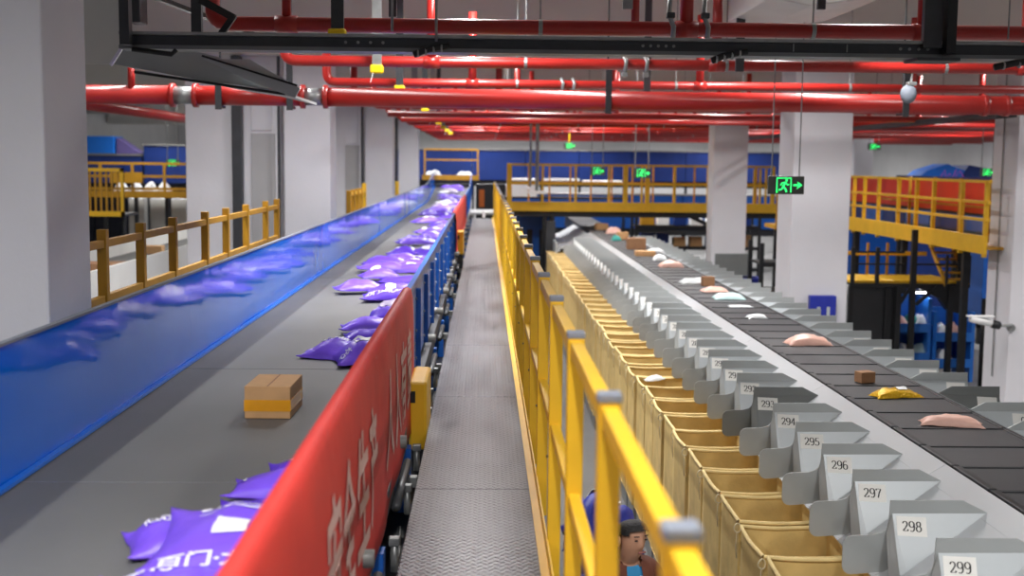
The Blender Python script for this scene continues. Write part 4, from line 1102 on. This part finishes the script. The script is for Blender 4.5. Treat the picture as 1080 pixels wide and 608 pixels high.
MB().prism([(11.95, 3.0), (11.85, 3.45), (12.02, 3.70), (12.9, 3.55), (12.9, 3.0)], 'y', 30, 31).build('shell', M_NAVY, hd2, bev=.01)
MB().box(12.0, 12.8, 30.2, 30.9, 0, 3.0).build('support', M_NAVY, hd2)

lp = thing('service_frame', 'black steel service frame with a low yellow deck below the raised walkway', 'platform', (7, 20.2, 0))
MB().box(6.12, 7.92, 20.0, 21.2, 1.70, 1.74).build('deck', M_YEL, lp)
MB().box(6.10, 7.95, 19.95, 20.0, 1.62, 1.70).build('edge_beam', M_BLACK, lp)
for xx in (6.14, 6.55, 7.14, 7.92): MB().box(xx-.03, xx+.03, 19.96, 20.02, 1.6, 2.30).build('post', M_BLACK, lp)
for z in (2.02, 2.22): MB().box(6.12, 7.0, 19.97, 20.0, z-.015, z+.015).build('rail', M_BLACK, lp)
for z in (2.02,): MB().box(7.14, 7.95, 19.97, 20.0, z-.015, z+.015).build('rail', M_BLACK, lp)
MB().box(6.2, 7.8, 21.15, 21.2, 2.08, 2.15).build('rail', M_YEL, lp)
for xx in (6.3, 6.75, 7.1, 7.55): MB().box(xx-.02, xx+.02, 21.13, 21.17, 1.74, 2.3).build('post', M_YELD, lp)
for xx in (7.14, 7.78, 6.90): MB().box(xx-.045, xx+.045, 19.9, 19.98, 0, 2.6 if xx == 7.14 else 1.66).build('leg', M_BLACK, lp)
MB().beam((7.20, 19.93, 1.35), (7.55, 19.93, 1.66), .05, .05).build('brace', M_BLACK, lp)
MB().beam((6.92, 19.93, 1.35), (7.10, 19.93, 1.64), .05, .05).build('brace', M_BLACK, lp)
MB().prism([(7.25, 1.62), (7.95, 1.62), (7.95, 1.20), (7.75, 1.25), (7.6, 1.45)], 'y', 19.94, 20.1).build('gusset', M_BLACK, lp)
st = thing('black_partition', 'black sheet partition below the low yellow deck', 'partition', (6.5, 20, 0))
MB().box(6.12, 6.86, 20.0, 20.05, .1, 1.62).build('sheet', mat('charcoal', (44, 46, 50), .6), st)
for xx in (6.12, 6.72, 6.86): MB().box(xx-.03, xx+.03, 19.95, 20.05, 0, 1.64).build('post', M_BLACK, st)
stairs = thing('steel_stair', 'yellow and black stair flight between low deck and raised walkway', 'stair', (7.75, 20, 1.7))
for k in range(6):
    MB().box(7.62, 7.95, 19.7+.14*k, 19.84+.14*k, 1.78+.1*k, 1.81+.1*k).build('tread', M_YELD, stairs)
for xx in (7.6, 7.97): MB().beam((xx, 19.68, 1.70), (xx, 20.6, 2.42), .03, .08).build('stringer', M_YELD, stairs)
for xx in (7.6, 7.97): MB().box(xx-.02, xx+.02, 19.66, 19.7, 1.66, 2.2).build('newel', M_BLACK, stairs)
for i, (x0, x1, z1, sh) in enumerate(((6.95, 7.55, 1.42, (.45, .95)), (7.65, 8.3, 1.20, (.35, .8)))):
    RB = mat('rack_blue', (40, 116, 210), .4)
    t = thing('blue_rack', ['blue parcel rack below the stair, left one', 'blue parcel rack below the stair, right one beside the pillar'][i], 'rack', ((x0+x1)/2, 20.6, 0))
    MB().box(x0, x1, 20.95, 21.0, .1, z1).build('back_panel', RB, t)
    for a in (x0, x1): MB().box(a-.03, a+.03, 20.2, 21.0, 0, z1).build('side', RB, t)
    for z in sh:
        MB().box(x0, x1, 20.2, 20.98, z-.03, z).build('shelf', RB, t)
        MB().box(x0, x1, 20.17, 20.2, z-.10, z+.05).build('lip', RB, t)
pk = [(7.08, .95, M_PINK, 'pinkish'), (7.30, .95, M_TEAL, 'teal'), (7.46, .95, M_WPOLY, 'white'), (7.2, .45, M_WPOLY, 'small white'), (7.45, .45, M_MINT, 'pale mint'), (7.8, .8, M_WPOLY, 'white'), (8.0, .8, M_PINK, 'pink'), (7.85, .35, M_WPOLY, 'crumpled white')]
for i, (x, z, m, w) in enumerate(pk):
    make_bag('stored_parcel', m, (x, 20.42, z+.003), .30, .34, .17, 140+i, R.uniform(-.5, .5), 0, 0, f'{w} parcel on the {"upper" if z > .6 else "lower"} shelf of the {"left" if x < 7.6 else "right"} blue rack', 'parcel')
MB().tube([(8.2, 19.55, 0), (8.2, 19.55, 1.5)], .05, 10).build('black_post', M_BLACK, label='slim black post standing just left of the right-edge pillar', cat='post', smooth=True)
wl = thing('work_lamp', 'small white work lamp glowing under the low service deck', 'lamp', (7.5, 19.9, 1.5))
MB().box(7.3, 7.7, 20.3, 20.36, 1.52, 1.56).build('housing', M_WHITE, wl, bev=.005)
MB().box(7.32, 7.68, 20.31, 20.35, 1.505, 1.52).build('tube', mat('lamp_tube', (250, 250, 255), .5, emit=30.0, var=0), wl)
cc = thing('security_camera', 'white bullet security camera on an arm fixed to the right-edge pillar', 'camera', (7.4, 17.35, 1.25))
MB().tube([(7.02, 17.2, 1.47), (7.34, 17.25, 1.40)], .055, 12).build('barrel', M_WHITE, cc, smooth=True)
MB().box(6.98, 7.36, 17.16, 17.28, 1.49, 1.51).build('sun_shield', M_WHITE, cc, bev=.006)
MB().tube([(7.36, 17.25, 1.385), (7.47, 17.27, 1.36)], .06, 12).build('joint', M_BLACK, cc, smooth=True)
MB().tube([(7.47, 17.27, 1.36), (7.72, 17.42, 1.34), (7.74, 17.5, 1.30)], .02, 8).build('arm', M_GALV, cc, smooth=True)
MB().tube([(7.74, 17.46, 1.30), (7.74, 17.51, 1.30)], .06, 12).build('wall_plate', M_GALV, cc)
enclosure(10.2, 15.5, 24.5, 25.5, .6, 2.3, 'blue machine cabinets behind the low service frame at the right', m=M_BLUE, step=.9)
enclosure(9.0, 14.0, 33.5, 34.5, .6, 2.4, 'blue cabinets far behind the raised walkway', m=M_BLUE, step=1.2)

# ------------------------------------------------------------------ left bay seen between the pillars
lc = thing('belt_conveyor', 'second conveyor with white side wall seen behind the left railing', 'conveyor', (-5, 16, 0))
MB().box(-5.6, -4.52, 9, 30, 2.10, 2.16).build('belt', M_BELT, lc)
MB().box(-4.54, -4.50, 9, 30, 1.55, 2.34).build('side_wall', M_CONV, lc)
MB().box(-5.66, -5.62, 9, 30, 1.9, 2.36).build('side_wall', M_CONV, lc)
for k in range(7):
    for xx in (-4.6, -5.55): MB().box(xx-.05, xx+.05, 10+2.8*k, 10.1+2.8*k, 0, 2.1).build('leg', M_DARKST, lc)
carton(-4.95, 16.2, 2.162, .8, .45, .10, .1, 'flat brown carton on the second conveyor behind the left railing', m=M_CARDD)
carton(-5.2, 19.2, 2.162, .3, .3, .12, .1, 'small brown carton farther along the second conveyor', m=M_CARD)
lq = thing('platform', 'ochre railed platform far back between the first two left pillars', 'platform', (-9.5, 34, 0))
MB().box(-12.5, -7.0, 34, 35.5, 2.62, 2.70).build('deck', M_YELD, lq)
MB().box(-12.5, -7.0, 33.95, 34.0, 2.58, 2.76).build('edge_board', M_YELD, lq)
rail_run(lq, [(-12.4, 34), (-7.1, 34)], 2.7, .82, step=.88, w=.07, m=M_YELD, mids=[.57, .15])
for k in range(7): MB().box(-12.3+.85*k, -12.2+.85*k, 34.1, 34.2, 0, 2.6).build('leg', M_BLACK, lq)
MB().box(-10.35, -9.45, 33.9, 33.94, 2.98, 3.28).build('sign_plate', M_YELD, lq)
ls = thing('stair_cage', 'yellow stair cage with close bars just right of the nearest pillar', 'stair', (-9.3, 28, 0))
for k in range(7): MB().box(-9.35+.13*k, -9.31+.13*k, 29.0, 29.04, 2.4, 3.36).build('bar', M_YELD, ls)
MB().box(-9.6, -8.53, 28.97, 29.05, 3.34, 3.42).build('top_rail', M_YEL, ls); MB().box(-9.6, -8.53, 28.97, 29.05, 2.28, 2.40).build('edge_board', M_YEL, ls)
MB().box(-8.60, -8.53, 28.97, 29.05, 2.28, 3.42).build('corner_post', M_YEL, ls)
MB().box(-9.6, -8.53, 29.05, 30.2, 2.28, 2.34).build('deck', M_DARKST, ls)
for xx in (-9.5, -8.6): MB().box(xx, xx+.06, 29.1, 29.2, 0, 2.28).build('leg', M_BLACK, ls)
enclosure(-14.5, -10.6, 38, 39.5, 2.9, 3.74, 'navy enclosure in the far left bay, lower left half')
enclosure(-10.55, -7.0, 38, 39.5, 2.9, 4.06, 'navy enclosure in the far left bay, taller right half')
MB().box(-13.2, -11.5, 38.2, 39.2, 3.80, 4.34).build('blue_bin', M_BLUELIP, label='bright blue bin on top of the far left enclosure', cat='bin', bev=.02)
MB().prism([(-11.45, 3.8), (-11.45, 4.3), (-10.7, 3.8)], 'y', 38.3, 39).build('purple_wedge', mat('purple_grey', (96, 84, 140), .6), label='purple grey wedge beside the bright blue bin', cat='machine part')
for i in range(4):
    make_bag('white_sack', M_WPOLY, (-10.2+.40*i, 34.5, 2.705), .38, .5, .30, 160+i, 0, 0, 0, f'white sack on the far left platform, {nth(i+1)} from the left', 'sack', 'white sacks on the far left platform')
for i in range(3):
    MB().box(-10.4+.62*i, -9.95+.62*i, 35.8, 36.2, 0, 2.5).build('white_cabinet', M_CONV, label=f'white cabinet under the far left platform, {nth(i+1)} from the left', cat='cabinet', group='white cabinets under the left platform', bev=.02)
enclosure(-14, -6.5, 41, 42, .5, 2.4, 'dark blue machinery under the far left enclosures', m=mat('dark_machine_blue', (22, 30, 52), .5), step=1.0)

# ------------------------------------------------------------------ sacks and worker between walkway and bags
for i, (x, yv, z, s) in enumerate(((.95, 8.1, 0, 1.0), (.92, 8.9, 0, 1.0), (.95, 8.5, .42, .95), (.98, 9.9, 0, 1.0), (.95, 10.0, .45, .9), (.95, 8.6, .82, .8))):
    make_bag('blue_sack', M_SACK, (x, yv, z), .62*s, .80*s, .46*s, 180+i, R.uniform(-.2, .2), 0, 0,
             ['blue woven sack on the floor just behind the worker', 'blue woven sack second on the floor behind the worker', 'blue woven sack lying on the two floor sacks', 'blue woven sack farther back on the floor', 'blue woven sack on top of the farther one', 'topmost blue woven sack seen between the yellow rails'][i], 'sack', 'blue sacks behind the worker', sticker=(.0, 0, .12, .12, M_WHITE))

def person(loc, rz):
    t = thing('person', 'person in a maroon jacket over a blue shirt standing below the walkway, head bowed', 'person', loc, (0, 0, rz), local=True)
    # joints: x right, y forward (faces -y), z up
    V = []; Ed = []; Rad = []
    def v(p, r, par=None):
        V.append(p); Rad.append(r)
        if par is not None: Ed.append((par, len(V)-1))
        return len(V)-1
    pel = v((0,0,.93), (.15,.11)); sp = v((0,.01,1.10), (.145,.10), pel); ch = v((0,.02,1.30), (.165,.11), sp); sh = v((0,.02,1.42), (.12,.085), ch)
    nk = v((0,.0,1.485), (.055,.055), sh); hb = v((0,-.045,1.555), (.062,.072), nk); hm = v((0,-.065,1.63), (.073,.090), hb); ht = v((0,-.05,1.705), (.060,.072), hm)
    for s in (-1, 1):
        a = v((s*.17,.02,1.395), (.062,.062), sh); e = v((s*.23,.0,1.12), (.046,.046), a); w = v((s*.17,-.22,1.03), (.032,.030), e)
        hnd = v((s*.155,-.29,1.02), (.036,.020), w)
        for q in range(4):
            f0 = v((s*.155+(q-1.5)*.019,-.335,1.015), (.0095,.0095), hnd); f1 = v((s*.155+(q-1.5)*.019,-.365-.006*(1.5-abs(q-1.5)),1.0), (.0085,.0085), f0); v((s*.155+(q-1.5)*.018,-.385,.978), (.0075,.0075), f1)
        th = v((s*.115,-.28,1.01), (.011,.011), hnd); v((s*.10,-.32,1.0), (.009,.009), th)
        hp = v((s*.095,.0,.88), (.10,.10), pel); kn = v((s*.10,-.01,.49), (.062,.062), hp); an = v((s*.10,.02,.09), (.042,.042), kn); v((s*.11,-.13,.045), (.042,.036), an)
    me = bpy.data.meshes.new('body'); me.from_pydata(V, Ed, [])
    ob = bpy.data.objects.new('body_tmp', me); COL.objects.link(ob)
    sk = ob.modifiers.new('skin', 'SKIN'); sk.use_smooth_shade = True
    ob.modifiers.new('sub', 'SUBSURF').levels = 2
    for i, sv in enumerate(me.skin_vertices[0].data):
        sv.radius = Rad[i]; sv.use_root = (i == 0)
    dg = bpy.context.evaluated_depsgraph_get(); dg.update()
    bme = bpy.data.meshes.new_from_object(ob.evaluated_get(dg)); bpy.data.objects.remove(ob, do_unlink=True)
    bme.name = 'body'
    for vt in bme.vertices:                     # face: nose, brow, chin
        p = vt.co
        if p.z > 1.50 and p.y < -.10:
            p.y -= .028*math.exp(-((p.x/.017)**2+((p.z-1.605)/.022)**2))
            p.y -= .010*math.exp(-((p.x/.03)**2+((p.z-1.545)/.018)**2))
            p.y += .010*(math.exp(-(((p.x-.031)/.016)**2+((p.z-1.632)/.012)**2))+math.exp(-(((p.x+.031)/.016)**2+((p.z-1.632)/.012)**2)))
    body = bpy.data.objects.new('body', bme); COL.objects.link(body); body.parent = t; ORG[body.name] = Vector((0,0,0))
    for m in (M_SKIN, M_TROU, M_SHOE): bme.materials.append(m)
    for p in bme.polygons:
        p.use_smooth = True; z = p.center.z; x = p.center.x
        if z < .12: p.material_index = 2
        elif z < .96 and not (z > .90 and abs(x) > .10 and p.center.y < -.2): p.material_index = 1
    # jacket and shirt: shells grown off the body
    def shell(nm, test, off, m):
        bm = bmesh.new(); bm.from_mesh(bme)
        bm.normal_update()
        bmesh.ops.delete(bm, geom=[f for f in bm.faces if not test(f.calc_center_median())], context='FACES')
        left = set(bm.faces); best = []
        while left:
            st = [left.pop()]; isl = []
            while st:
                f = st.pop(); isl.append(f)
                for e in f.edges:
                    for g in e.link_faces:
                        if g in left: left.discard(g); st.append(g)
            if len(isl) > len(best): best = isl
        keep = set(best)
        bmesh.ops.delete(bm, geom=[f for f in bm.faces if f not in keep], context='FACES')
        bmesh.ops.delete(bm, geom=[q for q in bm.verts if not q.link_faces], context='VERTS')
        for vv in bm.verts: vv.co += vv.normal*off
        mm = bpy.data.meshes.new(nm); bm.to_mesh(mm); bm.free(); mm.materials.clear(); mm.materials.append(m)
        for p in mm.polygons: p.material_index = 0; p.use_smooth = True
        o = bpy.data.objects.new(nm, mm); COL.objects.link(o); o.parent = t; ORG[o.name] = Vector((0,0,0)); return o
    front = lambda c: c.y < -.045 and abs(c.x) < .030+max(0, (c.z-1.25))*.12
    shell('jacket', lambda c:   .86 < c.z < 1.498 and not (c.y < -.20 and True and c.z < 1.06) and not (front(c) and c.z > 1.0), .022, M_JACK)
    shell('shirt', lambda c: .95 < c.z < 1.46 and abs(c.x) < .10 and c.y < .02, .008, M_VEST)
    shell('hair', lambda c: c.z > 1.55 and (c.z > 1.675 or c.y > -.045 or (c.z > 1.655 and abs(c.x) > .04)), .022, M_HAIR)
    for s in (-1, 1):
        MB().ball((s*.081, -.045, 1.612), (.010, .020, .032), 8, 6).build('ear', M_SKIN, t, smooth=True)
        MB().ball((s*.031, -.143, 1.632), (.011, .006, .004), 8, 6).build('eye', M_HAIR, t, smooth=True)
        MB().tube([(s*.017, -.151, 1.655), (s*.045, -.142, 1.655)], .0032, 6).build('eyebrow', M_HAIR, t)
    MB().tube([(-.022, -.150, 1.566), (0, -.157, 1.569), (.022, -.150, 1.566)], .0055, 6).build('mouth', mat('lips', (150, 84, 76), .5), t)
    lan = MB(); lan.beam((.03, -.105, 1.42), (.01, -.125, 1.18), .018, .003, (0, 1, 0)); lan.build('lanyard', M_WHITE, t)
    return t
person((.79, 6.42, 0), .45)
